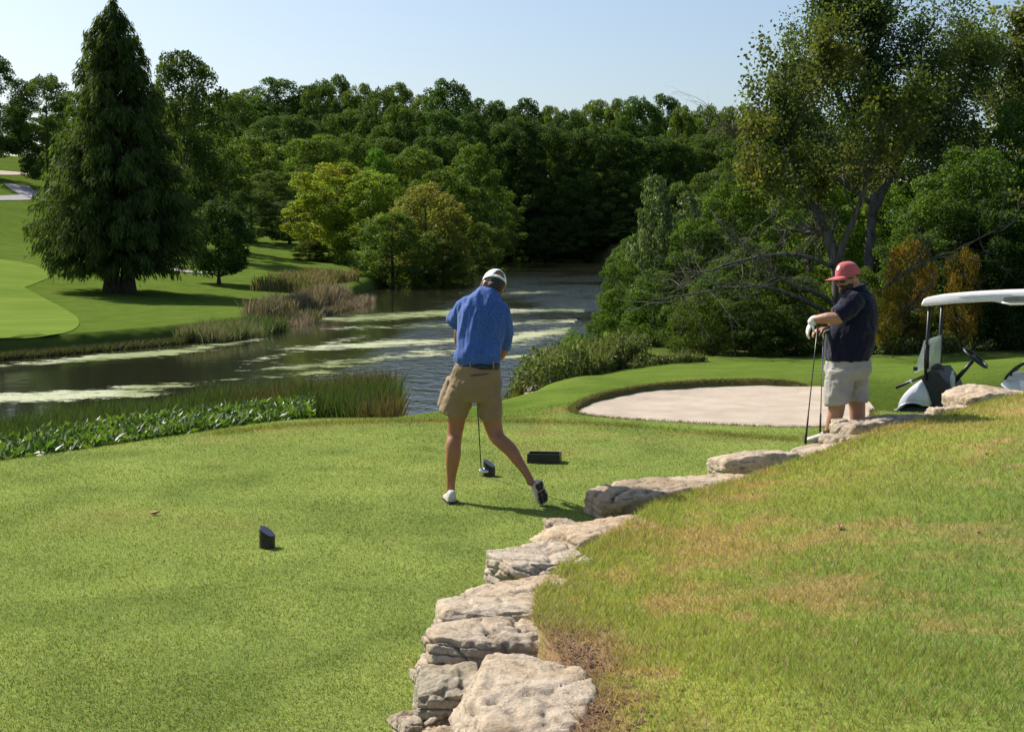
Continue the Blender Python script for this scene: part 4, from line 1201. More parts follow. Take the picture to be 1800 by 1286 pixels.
# near cattails: between the tee bank and the water
SH = np.array([(-12, 11.5), (-8.2, 14.6), (-6.2, 17.6), (-4.8, 19.6), (-3.3, 21.2), (-2.2, 21.7)])
def along(n, w0, w1):
    u = r.uniform(0, len(SH) - 1.001, n); i = u.astype(int); f = (u - i)[:, None]
    p = SH[i] * (1 - f) + SH[i + 1] * f
    T = unit(SH[i + 1] - SH[i])
    return p + np.stack([-T[:, 1], T[:, 0]], 1) * r.uniform(w0, w1, n)[:, None], u / (len(SH) - 1)
def bed(n, lo, hi, ztop, x0, x1):
    """positions whose tops fall in a band of the view, standing in the shallows"""
    px = r.uniform(x0, x1, n); f = r.uniform(0, 1, n)
    py = np.interp(px, *zip(*lo)) * (1 - f) + np.interp(px, *zip(*hi)) * f
    q = np.array([G(a_, b_, ztop)[:2] for a_, b_ in zip(px, py)])
    return q, (px - x0) / (x1 - x0)
TEE_E = [(-300, 862), (0, 814), (200, 782), (360, 755), (540, 730), (700, 717)]
PICK = [(-300, 830), (0, 772), (200, 744), (360, 722), (548, 702)]
REED = [(-300, 790), (0, 740), (200, 704), (360, 686), (548, 675), (700, 667)]
p, u = bed(46000, [(a_, b_ + 8) for a_, b_ in PICK] + [(600, 712), (700, 722)], REED, -.42, -280, 696)
hgt = r.uniform(.66, 1.0, len(p)) * (.98 + .16 * sstep(.72, .98, u)) * (.8 + .4 * fbm(p[:, 0] * .9, p[:, 1] * .9, 4))
V, F, k = blades(np.column_stack([p, np.full(len(p), WATER_Z - .05)]), hgt, r.uniform(.02, .034, len(p)), .3, r, True)
rd = (sstep(.5, .62, fbm(p[:, 0] * .8, p[:, 1] * .8, 8)) * sstep(.35, .8, u))[:, None]
c = lerp(np.array([.045, .085, .022]), np.array([.095, .13, .03]), r.uniform(0, 1, (len(p), 1)))
c = lerp(c, np.array([.13, .085, .04]), rd * .7) * r.uniform(.7, 1.3, (len(p), 1))
o = obj('reed_bed', mk('reed_bed', V, F, np.repeat(c, k, 0)), M_REED); tag(o, 'tall green reeds growing along the near lake shore', 'reeds', kind='stuff')
# pickerelweed in front of them
p, u = bed(24000, TEE_E, PICK, -.45, -280, 548); n = len(p)
zb = near_z(p[:, 0], p[:, 1]); hgt = r.uniform(.3, .8, n)
c0 = np.column_stack([p, WATER_Z + hgt])
a = r.uniform(0, 2 * np.pi, n); tip = unit(np.column_stack([np.cos(a), np.sin(a), r.uniform(.1, 1.6, n)]))
sdv = unit(np.cross(tip, np.array([0, 0, 1.0]) + r.normal(0, .25, (n, 3)))); L = r.uniform(.08, .17, n)[:, None]; W = L * r.uniform(.34, .52, (n, 1))
nn = np.cross(sdv, tip)
V = np.stack([c0, c0 + tip * L * .45 + sdv * W / 2 + nn * W * .15, c0 + tip * L, c0 + tip * L * .45 - sdv * W / 2 + nn * W * .15], 1).reshape(-1, 3)
b4 = np.arange(n)[:, None] * 4
F = [np.concatenate([b4 + np.array([[0, 1, 2]]), b4 + np.array([[0, 2, 3]])])]
c = lerp(np.array([.06, .12, .022]), np.array([.12, .19, .035]), r.uniform(0, 1, (n, 1))) * r.uniform(.75, 1.25, (n, 1))
# stems
base = np.column_stack([p + r.normal(0, .06, (n, 2)), zb]); sw = np.array([.006, .004, 0])
SVt = np.stack([base - sw, base + sw, c0 + sw, c0 - sw], 1).reshape(-1, 3)
A = Acc(); A.add(V, F, np.repeat(c, 4, 0)); A.add(SVt, np.arange(n * 4).reshape(-1, 4), np.array([.06, .10, .025]))
o = obj('pickerelweed', A.mesh('pickerelweed', False), M_GLOSSLEAF); tag(o, 'broad glossy water plants along the foot of the tee bank', 'water plants', kind='stuff')
# far-bank reeds: green cattails, then pinkish seed grasses
def reed_clump(name, label, pxs, n, w, h, cols, wid, lean=.3):
    p, u = strip_pts(pxs, WATER_Z, n, w, r)
    z = np.maximum(terrain(p[:, 0], p[:, 1]), WATER_Z - .2)
    hg = r.uniform(.6, 1.1, n) * h * (.35 + 1.3 * fbm(p[:, 0] * .9, p[:, 1] * .9, 14))
    V, F, k = blades(np.column_stack([p, z]), hg, r.uniform(.6, 1.2, n) * wid, lean * 1.6, r, True)
    cols = np.asarray(cols); t = np.clip(fbm(p[:, 0] * .5, p[:, 1] * .5, 19) * 1.4 - .2 + r.normal(0, .18, n), 0, .999) * (len(cols) - 1); i = t.astype(int); f = (t - i)[:, None]
    c = (cols[i] * (1 - f) + cols[i + 1] * f) * r.uniform(.7, 1.3, (n, 1))
    o = obj(name, mk(name, V, F, np.repeat(c, k, 0)), M_REED); tag(o, label, 'reeds', kind='stuff')
reed_clump('cattail_clump', 'green and tan cattails at the corner of the far bank', [(345, 603), (400, 596), (470, 580)], 5000, .8, .68, [(.06, .10, .03), (.11, .15, .05), (.24, .21, .13)], .035)
reed_clump('seed_grass', 'pinkish brown seed grasses along the far bank', [(480, 574), (540, 552), (590, 540), (622, 530)], 7000, 1.2, .6, [(.10, .11, .05), (.17, .145, .09), (.25, .185, .15), (.29, .23, .20)], .04)
reed_clump('seed_grass', 'tan feathery grasses behind the pinkish ones below the yellow tree', [(500, 530), (545, 516), (585, 512)], 3200, 1.8, .66, [(.09, .11, .03), (.17, .15, .06), (.26, .20, .11)], .06)
# weeds at the right shore corner, yellow flowers and stones
def weed(name, label, cat, pxs, z, n, w, h, cols, L):
    p, u = strip_pts(pxs, z, n, w, r)
    z = terrain(p[:, 0], p[:, 1]) + h * r.uniform(.0, 1, n) ** .8 * (.1 + 1.4 * fbm(p[:, 0] * 1.8, p[:, 1] * 1.8, 24) ** 1.3)
    V, F = leaves(np.column_stack([p, z]), unit(r.normal(size=(n, 3)) + [0, 0, .6]), L * r.uniform(.6, 1.5, n), L * .35, r)
    cols = np.asarray(cols); i = r.integers(0, len(cols), n)
    A = Acc(); A.add(V, F, np.repeat(cols[i] * r.uniform(.6, 1.3, (n, 1)), 4, 0))
    m = n // 9; q = p[:m]; Vb, Fb, k = blades(np.column_stack([q, terrain(q[:, 0], q[:, 1])]), r.uniform(.4, 1.15, m) * h, .014, .35, r, True)
    A.add(Vb, Fb, np.repeat(np.array([[.12, .13, .06]]) * r.uniform(.6, 1.5, (m, 1)), k, 0))
    o = obj(name, A.mesh(name), M_LEAF); tag(o, label, cat, kind='stuff')
weed('weed_patch', 'tall mixed weeds at the lake corner left of the bunker', 'weeds', [(935, 678), (985, 664), (1050, 655), (1110, 650)], -.45, 7000, .55, .7, [(.08, .12, .03), (.12, .15, .05), (.19, .20, .11), (.06, .10, .025)], .10)
weed('weed_patch', 'pale weeds along the shade edge behind the bunker', 'weeds', [(1100, 650), (1180, 645), (1230, 642)], -.35, 1800, .25, .25, [(.10, .12, .04), (.18, .19, .10), (.06, .09, .03)], .08)
weed('weed_patch', 'light green ground plants under the shrubs right of the man in the red cap', 'weeds', [(1530, 612), (1600, 610), (1680, 607), (1800, 600)], -.15, 4000, .4, .4, [(.12, .16, .05), (.20, .23, .11), (.07, .10, .03)], .09)
weed('flower_patch', 'low yellow and rust flowers at the tee end by the water', 'flowers', [(690, 712), (730, 709), (770, 707)], -.35, 3000, .45, .28, [(.30, .22, .02), (.24, .12, .03), (.10, .14, .03), (.12, .15, .03)], .045)
weed('flower_patch', 'round clump of yellow flowers by the shore stones', 'flowers', [(880, 682), (893, 680), (900, 679)], -.5, 2200, .25, .42, [(.40, .30, .01), (.30, .26, .02), (.10, .16, .03)], .05)
A = Acc()
p, u = strip_pts([(878, 694), (900, 691), (930, 684)], -.6, 60, .5, r)
for x_, y_ in p:
    s = r.uniform(.05, .15); th = r.uniform(0, 6.28)
    V, F = box((x_, y_, tz(x_, y_) + s * .1), (s * 1.6, s, s * .7), th)
    A.add(V + r.normal(0, s * .12, V.shape), F)
o = obj('shore_stones', A.mesh('shore_stones'), M_STONE); tag(o, 'small pale stones heaped at the lake corner', 'stones', kind='stuff')
# thatch on the left bank edge
p, u = strip_pts([(-60, 640), (0, 632), (120, 622), (230, 612), (330, 602)], WATER_Z, 5000, .25, r)
V, F, k = blades(np.column_stack([p, np.maximum(terrain(p[:, 0], p[:, 1]), WATER_Z)]), r.uniform(.08, .28, 5000), .03, .9, r)
c = lerp(np.array([.05, .05, .025]), np.array([.10, .12, .035]), r.uniform(size=(5000, 1)))
o = obj('bank_grass', mk('bank_grass', V, F, np.repeat(c, k, 0)), M_REED); tag(o, 'rough grass overhanging the left bank edge', 'grass', kind='stuff')
# ------------------------------------------------------------------ people
def ellip(c, rad, axes=None, n=16, m=10):
    """closed ellipsoid; axes rows = local x, y, z in the world"""
    V = [[0, 0, 1]]
    for i in range(1, m):
        ph = math.pi * i / m
        for j in range(n):
            th = 2 * math.pi * j / n; V.append([math.sin(ph) * math.cos(th), math.sin(ph) * math.sin(th), math.cos(ph)])
    V.append([0, 0, -1]); V = np.array(V) * np.asarray(rad, float)
    if axes is not None: V = V @ np.asarray(axes, float)
    F3 = [[0, 1 + j, 1 + (j + 1) % n] for j in range(n)]; L = len(V) - 1; o = 1 + (m - 2) * n
    F3 += [[L, o + (j + 1) % n, o + j] for j in range(n)]
    F4 = [[1 + i * n + j, 1 + (i + 1) * n + j, 1 + (i + 1) * n + (j + 1) % n, 1 + i * n + (j + 1) % n] for i in range(m - 2) for j in range(n)]
    return V + np.asarray(c, float), [np.array(F3), np.array(F4)]

def limb(pts, rad, side=(1, 0, 0), n=18, cap=.55, sub=3, tilt=None):
    """closed lofted limb: pts (k,3); rad (k,) or (k,2): half-widths along side and across"""
    pts = np.asarray(pts, float); rad = np.asarray(rad, float)
    if rad.ndim == 1: rad = np.column_stack([rad, rad])
    k = len(pts)
    if sub > 1 and k > 2:          # Catmull-Rom
        ts = np.linspace(0, k - 1, (k - 1) * sub + 1); out = []; ro = []
        for t in ts:
            i = min(int(t), k - 2); f = t - i
            g = lambda a, j: a[min(max(j, 0), k - 1)]
            def cr(a):
                p0, p1, p2, p3 = g(a, i - 1), g(a, i), g(a, i + 1), g(a, i + 2)
                return .5 * (2 * p1 + (p2 - p0) * f + (2 * p0 - 5 * p1 + 4 * p2 - p3) * f ** 2 + (3 * p1 - p0 - 3 * p2 + p3) * f ** 3)
            out.append(cr(pts)); ro.append(cr(rad))
        pts, rad = np.array(out), np.array(ro)
    T = unit(np.gradient(pts, axis=0)) if len(pts) > 2 else np.repeat(unit(pts[1:] - pts[:1]), 2, 0)
    r0, r1 = rad[0].mean(), rad[-1].mean()
    if cap:
        pre = [(pts[0] - T[0] * r0 * cap * s, rad[0] * q) for s, q in ((1, .35), (.75, .7))]
        post = [(pts[-1] + T[-1] * r1 * cap * s, rad[-1] * q) for s, q in ((.75, .7), (1, .35))]
        pts = np.vstack([[p for p, _ in pre], pts, [p for p, _ in post]]); rad = np.vstack([[q for _, q in pre], rad, [q for _, q in post]])
        T = np.vstack([T[:1], T[:1], T, T[-1:], T[-1:]])
    a = np.linspace(0, 2 * np.pi, n, endpoint=False); V = []
    for p, t, q in zip(pts, T, rad):
        if tilt is not None: t = np.asarray(tilt, float)
        s = np.asarray(side, float); s = s - t * (s @ t); s /= np.linalg.norm(s) + 1e-9
        b = np.cross(t, s)
        V.append(p + q[0] * np.cos(a)[:, None] * s + q[1] * np.sin(a)[:, None] * b)
    m = len(V); V = np.concatenate(V + [pts[:1], pts[-1:]])
    i = np.arange(m - 1)[:, None] * n; j = np.arange(n)[None]
    F4 = np.stack([i + j, i + (j + 1) % n, i + n + (j + 1) % n, i + n + j], -1).reshape(-1, 4)
    kk = np.arange(n); o = (m - 1) * n
    F3 = np.concatenate([np.stack([(kk + 1) % n, kk, np.full(n, m * n)], 1), np.stack([o + kk, o + (kk + 1) % n, np.full(n, m * n + 1)], 1)])
    return V, [F4, F3]

def fuse(pieces, voxel=.008, smooth=4, off=(0, 0, 0), name='body', wrinkle=None):
    """one continuous surface out of overlapping closed pieces"""
    A = Acc()
    for p in pieces: A.add(*p)
    me = A.mesh('tmp', False, off)
    o = bpy.data.objects.new('tmp', me); COL.objects.link(o)
    md = o.modifiers.new('r', 'REMESH'); md.mode = 'VOXEL'; md.voxel_size = voxel; md.use_smooth_shade = True
    if smooth:
        s = o.modifiers.new('s', 'SMOOTH'); s.factor = .5; s.iterations = smooth
    dg = bpy.context.evaluated_depsgraph_get(); dg.update()
    out = bpy.data.meshes.new_from_object(o.evaluated_get(dg)); out.name = name
    bpy.data.objects.remove(o); bpy.data.meshes.remove(me)
    if wrinkle is not None:
        nv = len(out.vertices); co = np.empty(nv * 3, np.float32); out.vertices.foreach_get('co', co); co = co.reshape(-1, 3)
        nr = np.empty(nv * 3, np.float32); out.vertices.foreach_get('normal', nr); nr = nr.reshape(-1, 3)
        w = np.array([wrinkle(Vector(c)) for c in co]); co += nr * w[:, None]
        out.vertices.foreach_set('co', co.ravel()); out.update()
    out.polygons.foreach_set('use_smooth', np.ones(len(out.polygons), bool))
    return out

def skin_mat(name, col):
    m, nt, b, o = new_mat(name)
    n = noise_node(nt, 9, 5); r = ramp(nt, n.outputs[0], [(.3, tuple(c * .85 for c in col)), (.7, tuple(min(1, c * 1.12) for c in col))])
    nt.links.new(r.outputs[0], b.inputs['Base Color']); b.inputs['Roughness'].default_value = .5
    b.inputs['Subsurface Weight'].default_value = .12; b.inputs['Subsurface Radius'].default_value = (.02, .008, .004)
    n2 = noise_node(nt, 160, 3); bump(nt, b, n2.outputs[0], .15, .003)
    return m
def cloth_mat(name, col, var=.12, speck=None, rough=.85, scale=2):
    m, nt, b, o = new_mat(name)
    n = noise_node(nt, 5, 4); r = ramp(nt, n.outputs[0], [(.3, tuple(c * (1 - var) for c in col)), (.7, tuple(min(1, c * (1 + var)) for c in col))])
    c = r.outputs[0]
    tc = N(nt, 'ShaderNodeTexCoord')
    if speck is not None:
        v = N(nt, 'ShaderNodeTexVoronoi'); v.inputs['Scale'].default_value = 150; nt.links.new(tc.outputs['Object'], v.inputs['Vector'])
        nn = noise_node(nt, 55, 2, .5, vec=tc.outputs['Object'])
        ad = N(nt, 'ShaderNodeMath', operation='SUBTRACT'); nt.links.new(v.outputs['Distance'], ad.inputs[0]); nt.links.new(nn.outputs[0], ad.inputs[1])
        rr = ramp(nt, ad.outputs[0], [(.0, 0.0), (.06, 0.0), (.12, 0.75)])
        rr = ramp(nt, v.outputs['Distance'], [(.22, .8), (.40, 0.0)])
        c = mixc(nt, 'MIX', rr.outputs[0], c, speck)
    nt.links.new(c, b.inputs['Base Color']); b.inputs['Roughness'].default_value = rough; b.inputs['Specular IOR Level'].default_value = .2
    b.inputs['Sheen Weight'].default_value = .15
    n2 = noise_node(nt, 26, 4, .6); n3 = noise_node(nt, 400, 2)
    ad = N(nt, 'ShaderNodeMath', operation='MULTIPLY_ADD'); ad.inputs[1].default_value = .1; nt.links.new(n3.outputs[0], ad.inputs[0]); nt.links.new(n2.outputs[0], ad.inputs[2])
    bump(nt, b, ad.outputs[0], .25, .01)
    return m
M_SKIN = skin_mat('skin', (.33, .135, .06)); M_SKIN2 = skin_mat('fair_skin', (.40, .20, .13))
M_BLUE = cloth_mat('blue_print_fabric', (.032, .09, .31), speck=(.17, .26, .50)); M_KHAKI = cloth_mat('khaki_cotton', (.25, .175, .095))
M_NAVY = cloth_mat('navy_fabric', (.004, .005, .020), speck=(.012, .015, .05)); M_GREYS = cloth_mat('light_grey_cotton', (.37, .34, .315))
M_WHITECAP = cloth_mat('white_twill', (.80, .78, .74), .04); M_REDCAP = cloth_mat('coral_twill', (.50, .115, .12), .08)
M_HAIR = plain('dark_hair', (.025, .016, .011), .6, var=.4, scale=60, bmp=.6)
M_SHOE = plain('white_shoe', (.52, .48, .41), .6, var=.3, scale=24, bmp=.3); M_SOLE = plain('black_sole', (.03, .022, .018), .7, var=.4, scale=40); M_TANSOLE = plain('cream_sole', (.55, .47, .36), .7)
M_BELT = plain('navy_belt', (.012, .014, .028), .5); M_BLACK = plain('black_plastic', (.012, .012, .013), .45, var=.2); M_GLOVE = plain('white_glove', (.7, .69, .66), .7, bmp=.2)
M_STEEL = plain('steel_shaft', (.30, .31, .32), .25, 1.0); M_CHROME = plain('polished_steel', (.6, .62, .65), .15, 1.0); M_RUBBER = plain('rubber_grip', (.015, .015, .015), .8, bmp=.3)
M_SOCK = plain('black_sock', (.02, .02, .025), .9); M_GRAPH = plain('graphite_shaft', (.03, .032, .036), .3)
M_LENS = plain('dark_lens', (.006, .006, .008), .08); M_EYE = plain('eye_white', (.6, .58, .55), .3)

def head_pieces(c, f, u, s=1.0):
    """pieces of a head with a face; c centre, f facing, u up"""
    f = unit(np.asarray(f, float)); u = np.asarray(u, float); u = unit(u - f * (u @ f)); x = np.cross(f, u)
    A = np.array([x, f, u]); c = np.asarray(c, float)
    at = lambda p: c + (np.asarray(p, float) * s) @ A
    pcs = []
    for p, r_ in [((0, -.012, .03), (.076, .098, .092)), ((0, .022, -.035), (.064, .072, .088)), ((0, .05, -.092), (.040, .038, .032)), ((0, .078, .012), (.052, .02, .015)),
                  ((.078, -.008, -.015), (.012, .026, .034)), ((-.078, -.008, -.015), (.012, .026, .034)), ((0, .084, -.066), (.026, .014, .007)), ((0, .083, -.077), (.023, .013, .008)),
                  ((.038, .066, -.03), (.022, .02, .02)), ((-.038, .066, -.03), (.022, .02, .02))]:
        pcs.append(ellip(at(p), np.array(r_) * s, A))
    pcs.append(limb([at((0, .082, .008)), at((0, .098, -.02)), at((0, .108, -.042))], np.array([.009, .012, .017]) * s, x))
    return pcs, A, at

def finger(p, dirs, lens, r0):
    pts = [np.asarray(p, float)]
    for d, l in zip(dirs, lens): pts.append(pts[-1] + unit(np.asarray(d, float)) * l)
    return limb(pts, np.linspace(r0, r0 * .78, len(pts)), n=10, sub=2)

def hand_pieces(wrist, fw, palm_n, thumb_side, curl=1.0, s=1.0):
    """palm, four unequal bent fingers and a thumb; fingers curl towards palm_n"""
    fw = unit(np.asarray(fw, float)); pn = np.asarray(palm_n, float); pn = unit(pn - fw * (pn @ fw)); sd_ = np.cross(fw, pn)
    if sd_ @ np.asarray(thumb_side, float) < 0: sd_ = -sd_
    w = np.asarray(wrist, float); pcs = [limb([w - fw * .02, w + fw * .03 * s, w + fw * .085 * s], np.array([(.028, .02), (.038, .016), (.042, .014)]) * s, sd_)]
    for i, (o, ln) in enumerate([(.030, .9), (.010, 1.0), (-.011, .94), (-.031, .76)]):
        b = w + fw * .082 * s + sd_ * o * s
        dr = []
        for a in (.5 * curl, 1.25 * curl, 1.9 * curl): dr.append(fw * math.cos(a) + pn * math.sin(a))
        pcs.append(finger(b, dr, np.array([.042, .027, .022]) * ln * s, .0088 * s))
    b = w + fw * .028 * s + sd_ * .030 * s
    pcs.append(finger(b, [fw * .6 + sd_ * .7 + pn * .3, fw * .8 + sd_ * .15 + pn * .6, fw * .6 - sd_ * .3 + pn * .8], np.array([.036, .03, .024]) * s, .0105 * s))
    return pcs

def shoe(parent, heel, toe, up, off, size=1.0, mat_up=None, mat_sole=None, wid=.047):
    """shoe along heel->toe lying on its sole; up = away from the sole"""
    heel = np.asarray(heel, float); toe = np.asarray(toe, float); L = np.linalg.norm(toe - heel); f = (toe - heel) / L
    u = np.asarray(up, float); u = unit(u - f * (u @ f)); s = np.cross(f, u)
    st = [(.0, .55, .060), (.05, .72, .092), (.15, .80, .108), (.30, .82, .100), (.45, .88, .076), (.62, 1.0, .060), (.80, 1.02, .048), (.92, .82, .038), (1.0, .40, .022)]
    def loft(zb, zt, grow):
        V = []; n = 14
        for t, w, h in st:
            c = heel + f * L * (t * (1 + .02 * grow) - .01 * grow); hh = h * size * zt if zt else 0
            for k in range(n):
                a = 2 * math.pi * k / n; cx = math.cos(a); sz = math.sin(a)
                top = (.018 * size + (h * size - .018 * size) * (max(0, sz) ** .8)) if zt else .022 * size
                z = top if sz > 0 else zb
                if not zt: z = .022 * size if sz > 0 else 0.0
                V.append(c + s * (math.copysign(abs(cx) ** .7, cx) * w * wid * size * (1 + .08 * grow)) + u * z)
        V = np.array(V); m = len(st)
        i = np.arange(m - 1)[:, None] * n; j = np.arange(n)[None]
        F = np.stack([i + j, i + n + j, i + n + (j + 1) % n, i + (j + 1) % n], -1).reshape(-1, 4)
        V = np.vstack([V, V[:n].mean(0), V[-n:].mean(0)]); k = np.arange(n); o = (m - 1) * n
        F3 = np.concatenate([np.stack([k, (k + 1) % n, np.full(n, m * n)], 1), np.stack([o + (k + 1) % n, o + k, np.full(n, m * n + 1)], 1)])
        return V - np.asarray(off), [F, F3]
    V, F = loft(.012 * size, 1, 0); sh = obj('shoe', mk('shoe', V, F, None, True), mat_up or M_SHOE, parent)
    V, F = loft(0, 0, 1); obj('sole', mk('sole', V, F, None, False), mat_sole or M_TANSOLE, sh)
    return sh, f, s, u, L

def cap_parts(parent, at, A, off, mat, s=1.0, window=False, brim_len=.075, lift=.0, emblem=None, strap_mat=None):
    """cap dome with crown seams, curved brim, optional rear opening with strap"""
    n, m = 72, 16; V = []; F = []
    for i in range(m + 1):
        el = (math.pi / 2) * i / m
        for j in range(n):
            th = 2 * math.pi * j / n
            front = max(0, math.sin(th))
            x = .088 * math.cos(th) * math.cos(el) ** .85; y = (.104 * math.sin(th)) * math.cos(el) ** .85 - .008
            z = .012 + lift + .112 * math.sin(el) ** (1.0) + .010 * front * math.sin(2 * el)
            seam = 1 - .020 * math.exp(-(((th / (math.pi / 3) + .5) % 1 - .5) / .06) ** 2)
            V.append(at((x * seam, y * seam, z)))
    for i in range(m):
        for j in range(n):
            th = 2 * math.pi * (j + .5) / n; el = 90 * (i + .5) / m
            back = abs((th - 1.5 * math.pi + math.pi) % (2 * math.pi) - math.pi)
            if window and el > 13 and (back / .5) ** 2 + ((el - 13) / 32) ** 2 < 1: continue
            F.append([i * n + j, i * n + (j + 1) % n, (i + 1) * n + (j + 1) % n, (i + 1) * n + j])
    me = mk('cap', np.array(V) - off, np.array(F), None, True)
    cp = obj('cap', me, mat, parent)
    md = cp.modifiers.new('thick', 'SOLIDIFY'); md.thickness = .003; md.offset = 1
    V = []; F = []; a_, b_ = 17, 7
    for i in range(b_):
        for j in range(a_):
            th = math.pi * (.12 + .76 * j / (a_ - 1)); t = i / (b_ - 1)
            x = .088 * math.cos(th) * (1 - .04 * t); y = .104 * math.sin(th) - .008 + brim_len * t * math.sin(th) ** .75
            z = .016 + lift - .012 * t - .020 * (x / .088) ** 2 * (.3 + t)
            V.append(at((x, y, z)))
    for i in range(b_ - 1):
        for j in range(a_ - 1): F.append([i * a_ + j, i * a_ + j + 1, (i + 1) * a_ + j + 1, (i + 1) * a_ + j])
    br = obj('brim', mk('brim', np.array(V) - off, np.array(F), None, True), mat, cp)
    md = br.modifiers.new('thick', 'SOLIDIFY'); md.thickness = .004
    V, F = ellip(at((0, -.008, .125 + lift)), (.007, .007, .004), A, 10, 6); obj('button', mk('button', V - off, F, None, True), mat, cp)
    if emblem:
        V = []; k = 20; el = .62
        for t in range(k):
            a = 2 * math.pi * t / k; dx = .021 * math.cos(a); dz = .021 * math.sin(a)
            th = math.pi / 2 + dx / .1; e2 = el + dz / .11
            V.append(at((.0905 * math.cos(th) * math.cos(e2) ** .85, .107 * math.sin(th) * math.cos(e2) ** .85 - .0065, .012 + lift + .1145 * math.sin(e2) + .010 * math.sin(th) * math.sin(2 * e2))))
        V.append(np.mean(V, 0)); F = [[t, (t + 1) % k, k] for t in range(k)]
        em = obj('emblem', mk('emblem', np.array(V) - off, np.array(F)), emblem, cp)
    return cp

def wr(scale, amp, stretch=(1, 1, 1)):
    def f(v):
        q = Vector((v.x * stretch[0], v.y * stretch[1], v.z * stretch[2])) * scale
        n1 = mnoise.noise(q + Vector((3.1, 0, 0)) + Vector((0, 0, mnoise.noise(q * .5) * 1.5)))
        return amp * ((1 - abs(n1) * 2.2) + .5 * mnoise.noise(q * 2.3))
    return f

